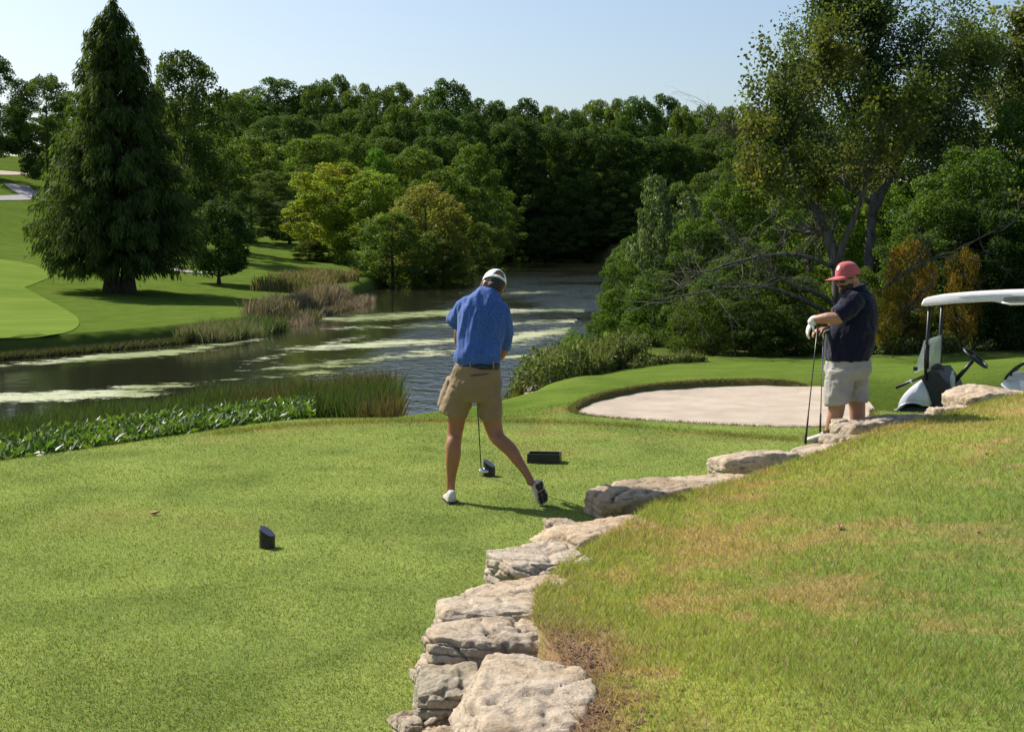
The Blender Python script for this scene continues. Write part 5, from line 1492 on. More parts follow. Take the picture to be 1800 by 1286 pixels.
# ---- golfer in the blue shirt, just through impact
def golfer():
    D = 10.6
    J = lambda px, py, dy=0.0: P(px, py, D + dy)
    org = np.array([J(840, 885)[0], D, 0.0])
    root = thing('person', 'golfer seen from behind in blue patterned shirt, khaki shorts and white cap, swinging a club', 'person', tuple(org))
    X = (1, 0, 0)
    # head turned down towards the ball
    hp, A, at = head_pieces(J(866.5, 503, .20), (-.42, .80, -.42), (.28, .35, .9), 1.0)
    hands = J(836, 676, .47)
    pcs = list(hp)
    pcs.append(limb([J(859, 535, .10), J(862, 518, .15), J(865, 508, .18)], [.062, .056, .056], X))
    # torso and hips
    pcs.append(limb([J(838, 655, 0), J(840, 620, .02), J(846, 580, .06), J(851, 545, .10), J(856, 525, .12)], [(.150, .105), (.145, .10), (.165, .11), (.175, .11), (.10, .08)], X))
    # legs
    L = [(816, 668, .02, .082), (806, 715, .03, .074), (801, 752, .04, .062), (799, 768, .03, .057), (797, 782, -.005, .058), (797, 798, -.015, .058), (795, 815, -.01, .050), (793.5, 835, 0, .038), (792.5, 852, .0, .032), (792, 868, .01, .034)]
    pcs.append(limb([J(a, b, c) for a, b, c, _ in L], [q[3] for q in L], X))
    Rr = [(852, 668, 0, .085), (862, 715, .03, .080), (866, 743, .03, .072), (873, 766, .0, .059), (884, 778, -.06, .054), (897, 790, -.10, .053), (908, 806, -.13, .043), (919, 822, -.16, .034), (929, 838, -.18, .029), (934, 849, -.19, .032)]
    pcs.append(limb([J(a, b, c) for a, b, c, _ in Rr], [q[3] for q in Rr], X))
    # arms reach forward and down to the grip
    for sh, el in ((J(820, 533, .10), J(807, 596, .32)), (J(889, 548, .06), J(885, 616, .19))):
        w = hands + np.array([(.03 if sh[0] > 0 else -.03), -.05, .03])
        pcs.append(limb([sh, (sh + el) / 2, el, (el + w) / 2, w], [.040, .046, .041, .038, .029], X))
        pcs += hand_pieces(w, (hands - w) + np.array([0, .02, -.05]), (-.9 if sh[0] > 0 else .9, .2, -.1), (0, .6, -.6), 1.0, .95)
    obj('body', fuse(pcs, .0095, 3, org, 'golfer_body'), M_SKIN, root)
    for sx in (-1, 1):
        e = obj('eye', mk('eye', *(lambda q: (q[0] - org, q[1]))(ellip(at((sx * .033, .083, -.004)), (.012, .008, .008), A, 12, 8)), None, True), M_EYE, root)
        V, F = ellip(at((sx * .033, .0905, -.004)), (.005, .002, .005), A, 10, 6); obj('iris', mk('iris', V - org, F, None, True), M_HAIR, e)
    # hair under the cap
    hp_ = [ellip(at((0, -.020, .020)), (.0815, .096, .078), A), ellip(at((0, -.052, -.028)), (.062, .052, .045), A)]
    obj('hair', fuse(hp_, .005, 2, org, 'hair'), M_HAIR, root)
    cap_parts(root, at, A, org, M_WHITECAP, 1.0, True, .075, .006)
    # shirt with loose sleeves
    sp = [limb([J(839, 637.5, 0), J(839.5, 626, 0), J(843, 604, .03), J(847, 580, .06), J(851, 558, .085), J(853, 542, .10), J(854, 530, .115), J(857, 521, .13), J(861, 514, .15)],
               [(.162, .120), (.170, .128), (.170, .126), (.182, .130), (.190, .130), (.184, .122), (.150, .105), (.105, .085), (.066, .066)], X, 24, .06),
          limb([J(830, 531, .10), J(818, 541, .14), J(807, 556, .20), J(799, 566, .24)], [(.062, .07), (.068, .078), (.068, .078), (.070, .080)], X, cap=.08),
          limb([J(872, 536, .09), J(884, 550, .09), J(888, 572, .10), J(888, 592, .13), J(884, 610, .16)], [(.055, .07), (.058, .075), (.054, .07), (.054, .068), (.058, .068)], X, cap=.08)]
    obj('shirt', fuse(sp, .0075, 3, org, 'shirt', lambda v: wr(6, .011, (1.5, 1, .55))(v) + wr(13, .005, (1.6, 1, .5))(v) - .004), M_BLUE, root)
    col = [limb([J(852, 514, .10), J(858, 512, .09), J(866, 513, .10), J(873, 518, .13), J(877, 524, .18)], [(.018, .03)] * 5, (0, 1, 0), 10)]
    obj('collar', fuse(col, .005, 2, org, 'collar'), M_BLUE, root)
    # belt, shorts
    V, F = limb([J(839, 646.5, 0), J(839, 637.5, 0)], [(.171, .131), (.170, .130)], X, 32, 0, 1); bl = obj('belt', mk('belt', V - org, F, None, True), M_BELT, root)
    hp2 = [limb([J(839, 645, 0), J(838, 655, 0), J(836, 672, .01), J(834, 690, .02), J(833, 702, .02)], [(.166, .124), (.176, .135), (.192, .148), (.190, .145), (.14, .13)], X, 22, .1),
           limb([J(816, 676, .02), J(806, 700, .03), J(797, 722, .04), J(795.5, 728, .04)], [(.10, .125), (.104, .118), (.104, .108), (.104, .108)], X, 20, .06, tilt=unit(np.array([-.25, 0, -1]))),
           limb([J(854, 678, .01), J(860, 702, .02), J(862, 728, .025), J(862, 737, .025)], [(.10, .125), (.092, .112), (.081, .098), (.079, .096)], X, 20, .06, tilt=(0, 0, -1))]
    # flared front hem of the left leg and gaping pocket
    hp2.append(limb([J(797, 668, .05), J(788, 690, .07), J(779, 712, .09)], [(.05, .06), (.05, .07), (.045, .06)], X, 14, .2))
    sho = obj('shorts', fuse(hp2, .0075, 3, org, 'shorts', lambda v: wr(5, .011, (1, 1, 1.5))(v) + wr(13, .004, (1, 1, 1.4))(v) - .003), M_KHAKI, root)
    V, F = limb([J(826, 660, -.148), J(840, 659, -.152), J(858, 656.5, -.142)], [(.0035, .006)] * 3, (0, 0, 1), 8); obj('pocket', mk('pocket', V - org, F), M_BELT, sho)
    for px in (826.5, 867.5):
        V, F = box(J(px, 642, -.127), (.011, .012, .05)); obj('belt_loop', mk('belt_loop', V - org, F), M_KHAKI, sho)
    # shoes: left planted, right rolled on its toe
    h0 = G(795, 886.5, 0.0)
    shoe(root, h0 + np.array([0, .0, 0]), h0 + np.array([-.045, .26, 0]), (0, 0, 1), org, .98, None, M_SOLE)
    toe = G(957, 889, 0.0); toe[2] = .012
    heel = J(943, 848, -.16)
    sh_, f_, s_, u_, L_ = shoe(root, heel + np.array([.012, -.045, .012]), toe + np.array([.0, .03, 0]), (-.62, .62, .35), org, .98, None, M_TANSOLE, .050)
    for q, w_, l_ in ((.14, .60, .10), (.30, .45, .07), (.50, .62, .09), (.70, .74, .10), (.86, .62, .07)):
        for sg_ in (-1, 1):
            V, F = box(heel + np.array([.012, -.045, .012]) + f_ * L_ * q + s_ * sg_ * .021 * w_ / .7 - u_ * .004, (.034 * w_ / .7, l_ * .3 + .004, .012), axes=np.array([s_, f_, u_])); obj('tread', bevel_mesh(mk('tread', V - org, F), .003, 1), M_SOLE, sh_)
    return root, hands
groot, ghands = golfer()

def golf_club(label, top, bot, head_at_bottom=True, kind_='driver', group=None, mat=M_STEEL, head_dir=(1, 0, 0)):
    """club with grip, shaft and head; head at 'bot' if head_at_bottom else at 'top'"""
    top = np.asarray(top, float); bot = np.asarray(bot, float)
    hd, gp = (bot, top) if head_at_bottom else (top, bot)
    org = bot
    t = thing('golf_club', label, 'golf club', tuple(org), group)
    ax = unit(gp - hd); L = np.linalg.norm(gp - hd)
    V, F = tube([hd + ax * .02, hd + ax * L * .5, gp - ax * .24], [.0045, .0055, .0066], 8); obj('shaft', mk('shaft', V - org, F, None, True), mat, t)
    V, F = tube([gp - ax * .27, gp - ax * .1, gp - ax * .004, gp], [.0085, .0105, .0135, .010], 10); obj('grip', mk('grip', V - org, F, None, True), M_RUBBER, t)
    hdv = unit(np.asarray(head_dir, float)); up = np.array([0, 0, 1.0]); sd_ = np.cross(hdv, up)
    if kind_ == 'driver':
        p = [ellip(hd + hdv * .035 + up * .008, (.062, .052, .030), np.array([hdv, sd_, up])), ellip(hd + hdv * .03 + up * .0, (.055, .045, .022), np.array([hdv, sd_, up])), limb([hd + ax * .06, hd + hdv * .01], [.0075, .012])]
        me = fuse(p, .005, 2, org, 'club_head')
    else:
        p = [limb([hd - hdv * .005 + ax * .03, hd + hdv * .03, hd + hdv * .085], [(.010, .018), (.010, .026), (.009, .030)], ax), limb([hd + ax * .06, hd], [.0075, .009])]
        me = fuse(p, .004, 2, org, 'club_head')
    obj('club_head', me, M_CHROME if kind_ == 'driver' and head_at_bottom else (M_CHROME if kind_ == 'iron' else M_BLACK), t)
    return t
hc = G(846, 836, .0); hc[2] = .035
golf_club('long golf club swung by the golfer in blue, its head just above the turf', ghands + np.array([0, -.03, .12]), hc, True, 'driver', None, M_GRAPH, (1, -.1, 0))

# ---- man in the coral cap leaning on two clubs
def spectator():
    D = 13.9
    J = lambda px, py, dy=0.0: P(px, py, D + dy)
    org = np.array([J(1480, 775)[0], D, 0.0])
    root = thing('person', 'bearded man in coral red cap, sunglasses, navy polo and grey shorts leaning on clubs', 'person', tuple(org))
    Y = (0, 1, 0)
    hs = 1.16
    hp, A, at = head_pieces(J(1489.5, 489, -.01), (-.86, -.48, -.14), (-.08, 0, 1), hs)
    pcs = list(hp)
    pcs.append(limb([J(1508, 522, 0), J(1502, 508, 0), J(1496, 495, 0)], [.085, .078, .075], Y))
    pcs.append(limb([J(1490, 640, 0), J(1491, 612, 0), J(1497, 585, 0), J(1505, 555, 0), J(1508, 530, 0)], [(.18, .19), (.19, .20), (.20, .21), (.21, .18), (.15, .12)], Y))
    LL = [(1481, 655, -.10, .115), (1474, 685, -.11, .105), (1471, 706, -.11, .088), (1470, 720, -.11, .080), (1467, 734, -.11, .074), (1461, 748, -.10, .058), (1457, 758, -.10, .045), (1455, 768, -.10, .046)]
    pcs.append(limb([J(a, b, c) for a, b, c, _ in LL], [q[3] for q in LL], Y))
    RR = [(1498, 655, .10, .115), (1504, 685, .10, .10), (1506, 706, .10, .085), (1507, 720, .10, .078), (1507, 735, .10, .074), (1505, 750, .10, .058), (1503, 762, .10, .046), (1503, 770, .10, .046)]
    pcs.append(limb([J(a, b, c) for a, b, c, _ in RR], [q[3] for q in RR], Y))
    lw = J(1430.5, 562, -.17); rw = J(1450, 577, -.04)
    pcs.append(limb([J(1503, 524, -.21), J(1490, 543, -.25), J(1475, 558.5, -.27), J(1455, 559, -.24), lw], [.050, .062, .060, .056, .038], Y))
    pcs.append(limb([J(1506, 524, .20), J(1494, 550, .22), J(1478, 570, .16), J(1463, 575, .05), rw], [.050, .060, .058, .05, .036], Y))
    pcs += hand_pieces(rw, (-1, -.1, -.25), (-.1, 0, -1), (0, -1, 0), .9, 1.05)
    obj('body', fuse(pcs, .0095, 3, org, 'man_body'), M_SKIN2, root)
    # gloved left hand drooping over the club heads
    gl = hand_pieces(lw + np.array([.0, .01, 0]), (-.45, .12, -.85), (.85, .1, -.3), (0, -1, .1), .55, 1.18)
    gl.append(limb([lw + np.array([.035, 0, .004]), lw, lw + np.array([-.02, .0, -.03])], [.042, .042, .045], Y))
    obj('glove', fuse(gl, .006, 2, org, 'glove'), M_GLOVE, root)
    # beard and hair
    bd = [ellip(at((0, .020, -.062)), np.array([.0685, .074, .062]) * hs, A), ellip(at((0, .055, -.10)), np.array([.040, .040, .030]) * hs, A),
          limb([at((.03, .078, -.064)), at((.018, .091, -.055)), at((0, .097, -.052)), at((-.018, .091, -.055)), at((-.03, .078, -.064))], [.007] * 5, (0, 0, 1), 10)]
    obj('beard', fuse(bd, .006, 2, org, 'beard', wr(90, .003)), M_HAIR, root)
    hr = [ellip(at((0, -.03, .03)), np.array([.078, .086, .060]) * hs, A)]
    obj('hair', fuse(hr, .006, 2, org, 'hair'), M_SKIN2 if False else M_HAIR, root)
    cap_parts(root, lambda p: at((p[0] * 1.02, p[1] * 1.06, p[2])), A, org, M_REDCAP, 1.0, False, .125, .014, M_WHITECAP)
    # sunglasses
    sg = obj('sunglasses', mk('sunglasses', *(lambda q: (q[0] - org, q[1]))(limb([at((-.074, .045, .004)), at((-.05, .083, .006)), at((0, .098, .008)), at((.05, .083, .006)), at((.074, .045, .004))], [(.004, .006)] * 5, A[2], 8)), None, True), M_BLACK, root)
    for sx in (-1, 1):
        V, F = ellip(at((sx * .034, .088, -.008)), np.array([.030, .010, .021]) * hs, A, 16, 8); obj('lens', mk('lens', V - org, F, None, True), M_LENS, sg)
        V, F = limb([at((sx * .074, .045, .004)), at((sx * .083, .0, .004)), at((sx * .083, -.03, .0))], [.004] * 3, A[2], 8); obj('temple', mk('temple', V - org, F), M_BLACK, sg)
    # polo shirt
    sp = [limb([J(1489.5, 631, 0), J(1490, 618, 0), J(1493, 600, 0), J(1498, 580, 0), J(1504, 560, 0), J(1508, 540, 0), J(1509, 524, 0), J(1507, 512, 0)],
               [(.215, .212), (.22, .222), (.225, .230), (.228, .225), (.225, .205), (.22, .178), (.18, .13), (.11, .095)], Y, 22, .12),
          limb([J(1505, 523, -.18), J(1494, 536, -.22), J(1480, 548, -.25), J(1471, 554.5, -.262)], [(.085, .095), (.092, .098), (.090, .092), (.088, .088)], Y, cap=.08),
          limb([J(1507, 523, .18), J(1500, 540, .21), J(1488, 558, .20)], [(.085, .095), (.09, .095), (.088, .088)], Y, cap=.1)]
    obj('shirt', fuse(sp, .009, 3, org, 'polo_shirt', lambda v: wr(5, .013, (1, 1, .9))(v) + wr(12, .005)(v)), M_NAVY, root)
    cc_ = J(1503.5, 507.5, 0); cl = [limb([cc_ + np.array([.096 * math.cos(a_), .090 * math.sin(a_), .034 * math.cos(a_)]) for a_ in np.linspace(-2.75, 2.75, 15)], [(.026, .009)] * 15, (.25, 0, 1), 12, .4, 1)]
    obj('collar', fuse(cl, .006, 2, org, 'collar'), M_NAVY, root)
    # shorts
    st = [limb([J(1491, 624, 0), J(1491, 636, 0), J(1490, 652, 0), J(1490, 664, 0)], [(.20, .205), (.205, .21), (.21, .215), (.17, .18)], Y, 22, .1),
          limb([J(1482, 648, -.09), J(1476, 672, -.105), J(1472, 694, -.11), J(1471.5, 708, -.11)], [(.13, .155), (.128, .138), (.122, .122), (.120, .120)], Y, 20, .05, tilt=unit(np.array([.16, 0, -1]))),
          limb([J(1498, 648, .09), J(1503, 675, .10), J(1506, 704, .10)], [(.13, .14), (.12, .118), (.112, .10)], Y, 20, .05, tilt=(0, 0, -1))]
    sho = obj('shorts', fuse(st, .009, 3, org, 'grey_shorts', lambda v: wr(5, .013, (1, 1, 1.1))(v) + wr(12, .005, (1, 1, 1.3))(v)), M_GREYS, root)
    h0 = G(1456, 775, .0); shoe(root, h0 + np.array([.03, -.02, 0]), h0 + np.array([-.235, -.05, 0]), (0, 0, 1), org, 1.05, None, None, .052)
    V, F = limb([J(1456, 757, -.10), J(1455, 766, -.10)], [.05, .052], Y, 14, .1, 1); obj('sock', mk('sock', V - org, F, None, True), M_SOCK, root)
    shoe(root, (J(1508, 770)[0] + .05, D + .10, 0), (J(1508, 770)[0] - .22, D + .06, 0), (0, 0, 1), org, 1.05, None, None, .052)
    V, F = limb([J(1503, 760, .10), J(1503, 768, .10)], [.05, .052], Y, 14, .1, 1); obj('sock', mk('sock', V - org, F, None, True), M_SOCK, root)
spectator()
b1 = G(1415.5, 779.5, .0); b2 = G(1441, 774.5, .0)
golf_club('dark golf club standing upside down under the gloved hand, the left one of two', P(1437.5, 571, 13.78), b1, False, 'driver', None, M_GRAPH, (.9, -.2, .0))
golf_club('steel golf club standing upside down against the navy polo, right one of two', P(1447.5, 584, 13.80), b2, False, 'iron', None, M_STEEL, (.4, -.7, .3))

# ------------------------------------------------------------------ golf cart
M_SILVER = plain('silver_paint', (.63, .64, .65), .3, .12, var=.04, spec=.6); M_ROOF = plain('white_roof_plastic', (.74, .73, .70), .4, var=.04)
M_TYRE = plain('tyre_rubber', (.02, .02, .02), .85, bmp=.3); M_RIM = plain('wheel_rim', (.5, .5, .5), .4, .6); M_SEAT = plain('cream_vinyl', (.6, .58, .52), .45)
M_DASH = plain('dash_plastic', (.02, .021, .023), .55, var=.3)
def acrylic():
    m, nt, b, o = new_mat('clear_acrylic')
    n = noise_node(nt, 6, 4); r_ = ramp(nt, n.outputs[0], [(.3, (.62, .70, .70)), (.7, (.78, .84, .84))]); nt.links.new(r_.outputs[0], b.inputs['Base Color'])
    b.inputs['Roughness'].default_value = .2; b.inputs['Alpha'].default_value = .55
    return m
M_ACR = acrylic()
def cart():
    CY = 18.6
    O = P(1600, 500, CY); O[2] = 0
    yaw = R(26)
    fwd = np.array([-math.cos(yaw), math.sin(yaw), 0]); wid = np.array([math.sin(yaw), math.cos(yaw), 0]); up = np.array([0, 0, 1.0])
    gz = -.66
    org = O + fwd * -.9 + wid * .6 + up * gz
    root = thing('golf_cart', 'silver and white golf cart parked behind the stone wall, cut by the right edge', 'golf cart', tuple(org))
    k = CY / FPX
    def L(px, py, w=0.0):            # photo pixel on the cart's near side plane -> world
        u = (px - 1600) * k / math.cos(yaw)
        # solve along the side plane so that the perspective matches
        rr = ray(px, py); n = wid; t = ((O - np.array([0, 0, EYE])) @ n) / (rr @ n)
        return np.array([0, 0, EYE]) + rr * t + wid * w
    def extr(prof, ws, name, mat, parent=root, inset=None, smooth=True):
        base = np.array([L(*p) for p in prof]); c = base.mean(0); n = len(base); V = []
        for i, w in enumerate(ws):
            s_ = 1.0 if inset is None else inset[i]
            V.append(c + (base - c) * s_ + wid * w)
        V = np.concatenate(V + [[v.mean(0)] for v in (V[0], V[-1])]); m = len(ws)
        i = np.arange(m - 1)[:, None] * n; j = np.arange(n)[None]
        F = np.stack([i + j, i + n + j, i + n + (j + 1) % n, i + (j + 1) % n], -1).reshape(-1, 4)
        kk = np.arange(n); o = (m - 1) * n
        F3 = np.concatenate([np.stack([kk, (kk + 1) % n, np.full(n, m * n)], 1), np.stack([o + (kk + 1) % n, o + kk, np.full(n, m * n + 1)], 1)])
        me = mk(name, V - org, [F, F3], None, smooth)
        return obj(name, me, mat, parent)
    W = 1.12
    ws = list(W * np.linspace(0, 1, 21)); ins = [1.0 - .13 * abs(2 * w / W - 1) ** 5 + .03 * (1 - (2 * w / W - 1) ** 2) for w in ws]
    cowl = [(1574, 720), (1575, 714), (1579, 703), (1586, 693), (1595, 684), (1605, 676), (1616, 668.5), (1622, 668), (1627, 678), (1633, 693), (1639, 712), (1634, 715), (1624, 716), (1618, 713), (1611, 710.5), (1602, 709.5), (1593, 711), (1585, 715), (1580, 721)]
    body = extr(cowl, ws, 'front_cowl', M_SILVER, inset=ins)
    # raised fender lip
    lip = [(1577, 721), (1584, 713), (1593, 708.5), (1603, 707), (1613, 708), (1624, 711), (1634, 713)]
    V, F = tube([L(a, b, -.005) for a, b in lip], .014, 8); obj('fender_lip', mk('fender_lip', V - org, F, None, True), M_SILVER, body)
    extr([(1567, 724), (1570, 720), (1580, 717), (1600, 716), (1640, 716), (1640, 727), (1600, 730), (1572, 728)], [.02, .06, .5, 1.06, 1.1], 'bumper', M_BLACK, inset=[.95, 1, 1.04, 1, .95])
    for w in (.36, .76):
        V, F = ellip(L(1582, 706, w), (.03, .06, .035)); obj('headlight', mk('headlight', V - org, F, None, True), M_ACR, body)
    # dash and leg shield
    extr([(1617, 667), (1620, 660), (1632, 653), (1648, 652), (1654, 662), (1668, 680), (1672, 695), (1670, 716), (1638, 716), (1630, 690)], [.06, .10, .9, 1.04, 1.06], 'dashboard', M_DASH, inset=[.95, 1, 1, 1, .95], smooth=False)
    extr([(1636, 722), (1790, 716), (1790, 726), (1636, 732)], [.02, 1.1], 'floor_pan', M_DASH, smooth=False)
    # seat base, cushion, arm rests, backrest
    extr([(1757, 676), (1765, 669), (1790, 666), (1830, 666), (1832, 700), (1790, 716), (1765, 712)], [.04, .1, .5, 1.0, 1.08], 'seat_base', M_SILVER, inset=[.95, 1, 1, 1, .95])
    extr([(1762, 668), (1768, 664), (1825, 662), (1830, 668), (1820, 672), (1765, 673)], [.10, .14, .5, .98, 1.02], 'seat', M_SEAT, inset=[.92, 1, 1.03, 1, .92])
    extr([(1820, 660), (1826, 610), (1836, 606), (1840, 612), (1836, 662)], [.10, .14, .98, 1.02], 'backrest', M_SEAT, inset=[.92, 1, 1, .92])
    for w in (.02, .30, 1.06):
        V, F = tube([L(1766 + 6 * (w == .30), 667, w), L(1772, 658, w), L(1784, 647, w), L(1800, 639, w), L(1826, 636, w)], [.016, .018, .018, .018, .018], 8); obj('arm_rest', mk('arm_rest', V - org, F, None, True), M_BLACK, root)
    extr([(1790, 668), (1905, 668), (1912, 690), (1905, 716), (1870, 716), (1850, 700), (1820, 702), (1795, 716)], [.0, .05, .56, 1.07, W], 'rear_body', M_SILVER, inset=[.94, 1, 1.01, 1, .94])
    # posts, roof
    for w, tag_ in ((.05, 0), (1.05, 1)):
        V, F = tube([L(1626, 668, w), L(1628.5, 610, w), L(1632.5, 536, w)], [.026, .026, .020], 8)
        ps = obj('roof_post', mk('roof_post', V - org, F, None, True), M_BLACK, root)
        V, F = tube([L(1627.0, 648, w), L(1628.5, 606, w)], .034, 8); obj('clamp', mk('clamp', V - org, F, None, True), M_BLACK, ps)
        V, F = tube([L(1862, 672, w), L(1856, 600, w), L(1850, 532, w)], .022, 8); obj('roof_post', mk('roof_post', V - org, F, None, True), M_BLACK, root)
    rf = [(1620, 537), (1621, 532), (1624, 526), (1631, 522), (1660, 519), (1700, 516), (1750, 513.5), (1800, 512), (1850, 513), (1872, 518), (1876, 526), (1870, 530), (1830, 531), (1800, 533), (1780, 534.5), (1766, 533.5), (1752, 530.5), (1735, 530), (1700, 532), (1660, 534.5), (1640, 536.5), (1628, 538)]
    roof = extr(rf, [-.06, -.045, -.0, .25, .56, .87, 1.12, 1.165, 1.18], 'roof', M_ROOF, inset=[.97, .995, 1.0, 1.0, 1.0, 1.0, 1.0, .995, .97])
    V, F = limb([L(1766, 526, -.064), L(1790, 525, -.064), L(1818, 525, -.064)], [(.028, .012), (.033, .012), (.028, .012)], up, 14, .3); obj('hand_hold', mk('hand_hold', V - org, F, None, True), plain('grey_recess', (.22, .22, .21), .6), roof)
    V, F = tube([L(1762, 531, -.08), L(1778, 534.5, -.09), L(1800, 534, -.09), L(1822, 531, -.08)], .013, 8); obj('grab_rail', mk('grab_rail', V - org, F, None, True), M_ROOF, roof)
    # steering column and wheel
    c0, c1 = L(1662, 684, .30), L(1704, 637, .30)
    V, F = tube([c0, c0 * .3 + c1 * .7, c1], [.032, .028, .024], 10); sc = obj('steering_column', mk('steering_column', V - org, F, None, True), M_BLACK, root)
    ax = unit(c1 - c0); cen = c1 + ax * .05; s1 = unit(np.cross(ax, wid)); a = np.linspace(0, 2 * np.pi, 33)
    ring = cen + .185 * (np.cos(a)[:, None] * wid + np.sin(a)[:, None] * s1)
    V, F = tube(ring, .018, 8, False); sw = obj('steering_wheel', mk('steering_wheel', V - org, F, None, True), M_BLACK, root)
    Ah = Acc(); Ah.add(*ellip(cen - ax * .01, (.06, .075, .022), np.array([wid, s1, ax])))
    for an in (.3, math.pi - .3, -math.pi / 2): Ah.add(*tube([cen - ax * .01, cen + .18 * (math.cos(an) * wid + math.sin(an) * s1)], .014, 6))
    obj('wheel_hub', Ah.mesh('wheel_hub', True, org), M_BLACK, sw)
    # windscreen folded down in front of the posts
    def pane(q, name):
        V = np.array(q); V2 = V + fwd * .006
        F = np.array([[0, 1, 2, 3], [7, 6, 5, 4], [0, 4, 5, 1], [1, 5, 6, 2], [2, 6, 7, 3], [3, 7, 4, 0]])
        return obj(name, mk(name, np.vstack([V, V2]) - org, F), M_ACR, root)
    pane([L(1607, 656, .0), L(1607, 656, 1.08), L(1625, 600, 1.08), L(1625, 600, .0)], 'windscreen')
    pane([L(1630, 655, .03), L(1630, 655, 1.05), L(1632, 597, 1.05), L(1632, 597, .03)], 'windscreen')
    V, F = tube([L(1625, 600, .0), L(1625, 600, 1.08)], .012, 6); obj('hinge', mk('hinge', V - org, F), M_ACR, root)
    V, F = box(L(1609, 648, .0), (.05, .04, .05)); obj('latch', mk('latch', V - org, F), M_BLACK, root)
    # black rod jutting forwards with a pale band
    V, F = tube([L(1562, 687, .5), L(1616, 665, .5)], [.024, .020], 8); rd_ = obj('rod', mk('rod', V - org, F, None, True), M_BLACK, root); rd_['label'] = 'black rod with a pale band jutting forwards'
    V, F = tube([L(1587.5, 676.5, .5), L(1590.5, 675.3, .5)], .027, 8); obj('band', mk('band', V - org, F), M_ACR, rd_)
    # wheels
    for px, w0 in ((1603, .12), (1603, 1.0), (1835, .12), (1835, 1.0)):
        c = L(px, 735, w0); c[2] = gz + .23
        wl = obj('wheel', mk('wheel', *(lambda q: (q[0] - org, q[1]))(limb([c - wid * .09, c - wid * .05, c + wid * .05, c + wid * .09], [.20, .23, .23, .20], (0, 0, 1), 24, 0, 1)), None, True), M_TYRE, root)
        V, F = limb([c - wid * .098, c + wid * .098], [.125, .125], (0, 0, 1), 18, .1, 1); obj('rim', mk('rim', V - org, F, None, True), M_RIM, wl)
    return L, wid, org
CL, cwid, corg = cart()
def bottle(label, p, h, rr, mat, capm, cat='bottle', nm='water_bottle'):
    p = np.asarray(p, float); t = thing(nm, label, cat, tuple(p))
    V, F = limb([(0, 0, 0), (0, 0, h * .3), (0, 0, h * .68), (0, 0, h * .82), (0, 0, h * .9)], [rr, rr, rr, rr * .55, rr * .4], X_ := (1, 0, 0), 14, .05); obj('bottle_body', mk('bottle_body', V, F, None, True), mat, t)
    V, F = limb([(0, 0, h * .9), (0, 0, h)], [rr * .45, rr * .42], (1, 0, 0), 12, .1, 1); obj('cap', mk('cap', V, F, None, True), capm, t)
bottle('clear water bottle standing in the cart dashboard by the steering column', CL(1670, 684, .18), .22, .034, M_ACR, M_WHITECAP)
bottle('pale plastic cup standing in the cart dashboard, left of the bottle', CL(1653, 684, .10), .15, .036, M_WHITECAP, M_ACR, 'cup', 'drink_cup')
# dark clutter on the dash: a rangefinder pouch
o = thing('pouch', 'grey pouch lying on top of the cart dashboard behind the post', 'pouch', tuple(CL(1640, 655, .35)))
obj('pouch_body', fuse([limb([(-.06, 0, .0), (0, 0, .03), (.07, 0, .02)], [(.04, .06), (.05, .07), (.03, .05)], (0, 1, 0))], .008, 2, (0, 0, 0), 'pouch_body'), plain('grey_nylon', (.10, .10, .105), .8, bmp=.3), o)
obj('strap', mk('strap', *limb([(-.05, -.05, .03), (0, -.07, .07), (.05, -.05, .03)], [.006] * 3, (0, 1, 0), 8)), M_BLACK, o)

# ------------------------------------------------------------------ tee markers, box, leaves
M_MARK = plain('black_marker', (.012, .012, .013), .4, var=.3); M_FACE = plain('marker_face', (.11, .11, .135), .3, .3)
def tee_marker(label, px, py, h):
    g_ = G(px, py, 0); t = thing('tee_marker', label, 'tee marker', tuple(g_), 'pair of tee markers')
    n = 28; r_ = .050; lo, hi = h * .62, h * 1.22; V = []; yawm = R(-25)
    ring = []
    for i in range(n):
        a = 2 * math.pi * i / n; ring.append((r_ * math.cos(a), r_ * math.sin(a)))
    cut = lambda x, y: (lo + hi) / 2 - (x * math.cos(yawm) + y * math.sin(yawm)) / r_ * (hi - lo) / 2
    V = [(x, y, -.01) for x, y in ring] + [(x, y, cut(x, y)) for x, y in ring] + [(x * .9, y * .9, cut(x * .9, y * .9) + .004) for x, y in ring] + [(0, 0, -.01)]
    F4 = [[i, (i + 1) % n, n + (i + 1) % n, n + i] for i in range(n)] + [[n + i, n + (i + 1) % n, 2 * n + (i + 1) % n, 2 * n + i] for i in range(n)]
    F3 = [[(i + 1) % n, i, 3 * n] for i in range(n)]
    obj('post', mk('post', np.array(V), [np.array(F4), np.array(F3)]), M_MARK, t)
    V = [(x * .9, y * .9, cut(x * .9, y * .9) + .0045) for x, y in ring] + [(0, 0, cut(0, 0) + .0045)]
    obj('face', mk('face', np.array(V), np.array([[i, (i + 1) % n, n] for i in range(n)])), M_FACE, t)
tee_marker('black slant-cut tee marker standing alone on the near left turf', 470, 962, .112)
tee_marker('black slant-cut tee marker between the legs of the golfer in blue', 860, 836, .112)
g_ = G(957, 812, 0); t = thing('seed_box', 'low black open box lying on the tee right of the golfer', 'box', tuple(g_), rz=R(-8))
bw, bd, bh, th = .29, .16, .085, .012
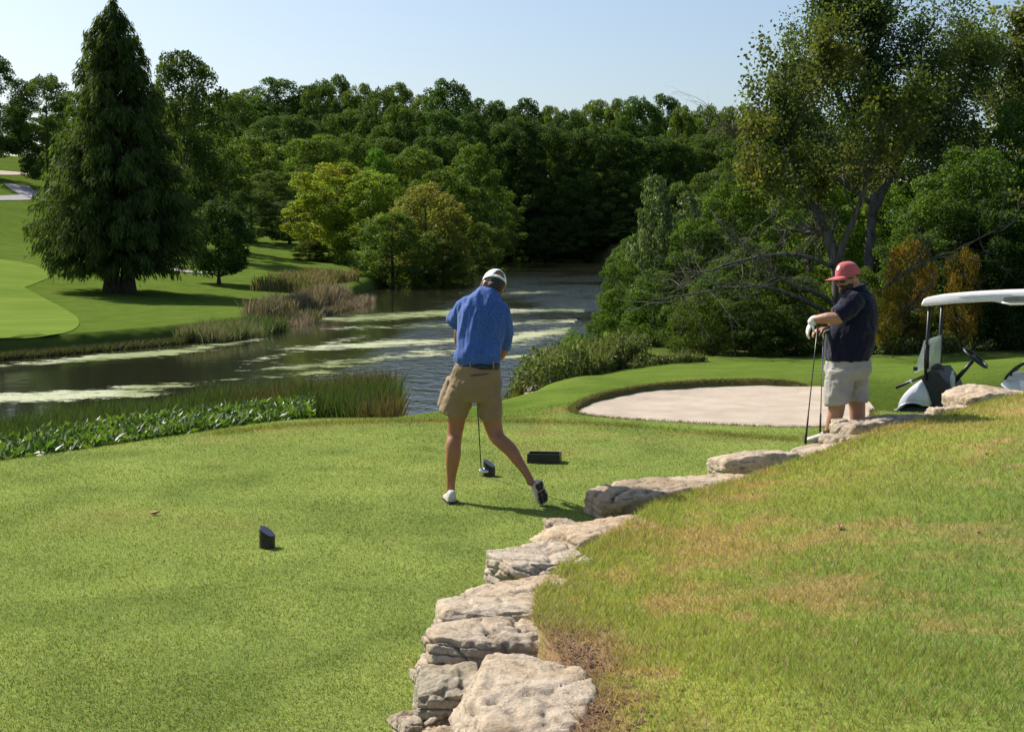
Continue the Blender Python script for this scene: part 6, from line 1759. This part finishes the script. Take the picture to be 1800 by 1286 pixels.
for nm, c, s in [('panel', (0, -bd / 2, bh / 2), (bw, th, bh)), ('panel', (0, bd / 2, bh / 2), (bw, th, bh)), ('panel', (-bw / 2 + th / 2, 0, bh / 2 - .001), (th, bd - th - .004, bh - .004)), ('panel', (bw / 2 - th / 2, 0, bh / 2 - .001), (th, bd - th - .004, bh - .004)), ('bottom', (0, 0, .01), (bw - 2 * th - .004, bd - th - .004, .012))]:
    V, F = box(c, s); obj(nm, bevel_mesh(mk(nm, V, F), .002, 1), M_MARK, t)
M_DRY = plain('dry_leaf', (.30, .17, .09), .8, var=.3, scale=40)
def dry_leaf(label, p, L, rz, seed):
    r_ = np.random.default_rng(seed); out = []
    n = 14
    for i in range(n):
        a = 2 * math.pi * i / n; q = .5 * L * (1 + .25 * math.cos(3 * a) * (i % 2)) * (1 if i % 2 else .82)
        x, y = q * math.cos(a), q * math.sin(a) * .6
        out.append((x, y, .012 + .9 * abs(y) * r_.uniform(.5, 1.1) + .25 * max(0, x)))
    V = np.array(out + [(0, 0, .006)]); F = np.array([[i, (i + 1) % n, n] for i in range(n)])
    o = obj('dry_leaf', mk('dry_leaf', V, F, None, True), M_DRY, None, tuple(p)); o.rotation_euler = (0, 0, rz)
    md = o.modifiers.new('t', 'SOLIDIFY'); md.thickness = .0015
    tag(o, label, 'leaf')
def Gs(px, py):                     # photo ray against the slope, by search
    r_ = ray(px, py); best = None
    for d in np.linspace(4, 15, 500):
        q = np.array([0, 0, EYE]) + r_ * (d / r_[1])
        b = np.interp(q[1] , BND[:, 1], BND[:, 0]); 
        t_ = np.linspace(0, 8, 160); s_ = np.interp(q[1] - TDIR[1] * t_, BND[:, 1], _bt); pt = slope_pt(s_, t_)
        j = np.argmin(np.abs(pt[:, 0] - q[0]) + np.abs(pt[:, 1] - q[1]))
        if q[2] < pt[j, 2] + .004: return np.array([q[0], q[1], pt[j, 2]])
    return q
dry_leaf('curled brown dry leaf lying on the turf at the left', G(272, 905, 0), .08, .4, 3)
dry_leaf('large curled dry leaf lying in the middle of the slope', Gs(1475, 930), .075, 1.2, 4)
dry_leaf('small dry leaf high on the slope below the cart', Gs(1735, 800), .05, .2, 5)
dry_leaf('tiny brown leaf at the right of the slope', Gs(1720, 938), .035, 2.2, 6)
dry_leaf('small brown leaf on the slope edge below the two clubs', Gs(1437, 797), .05, 2.6, 7)
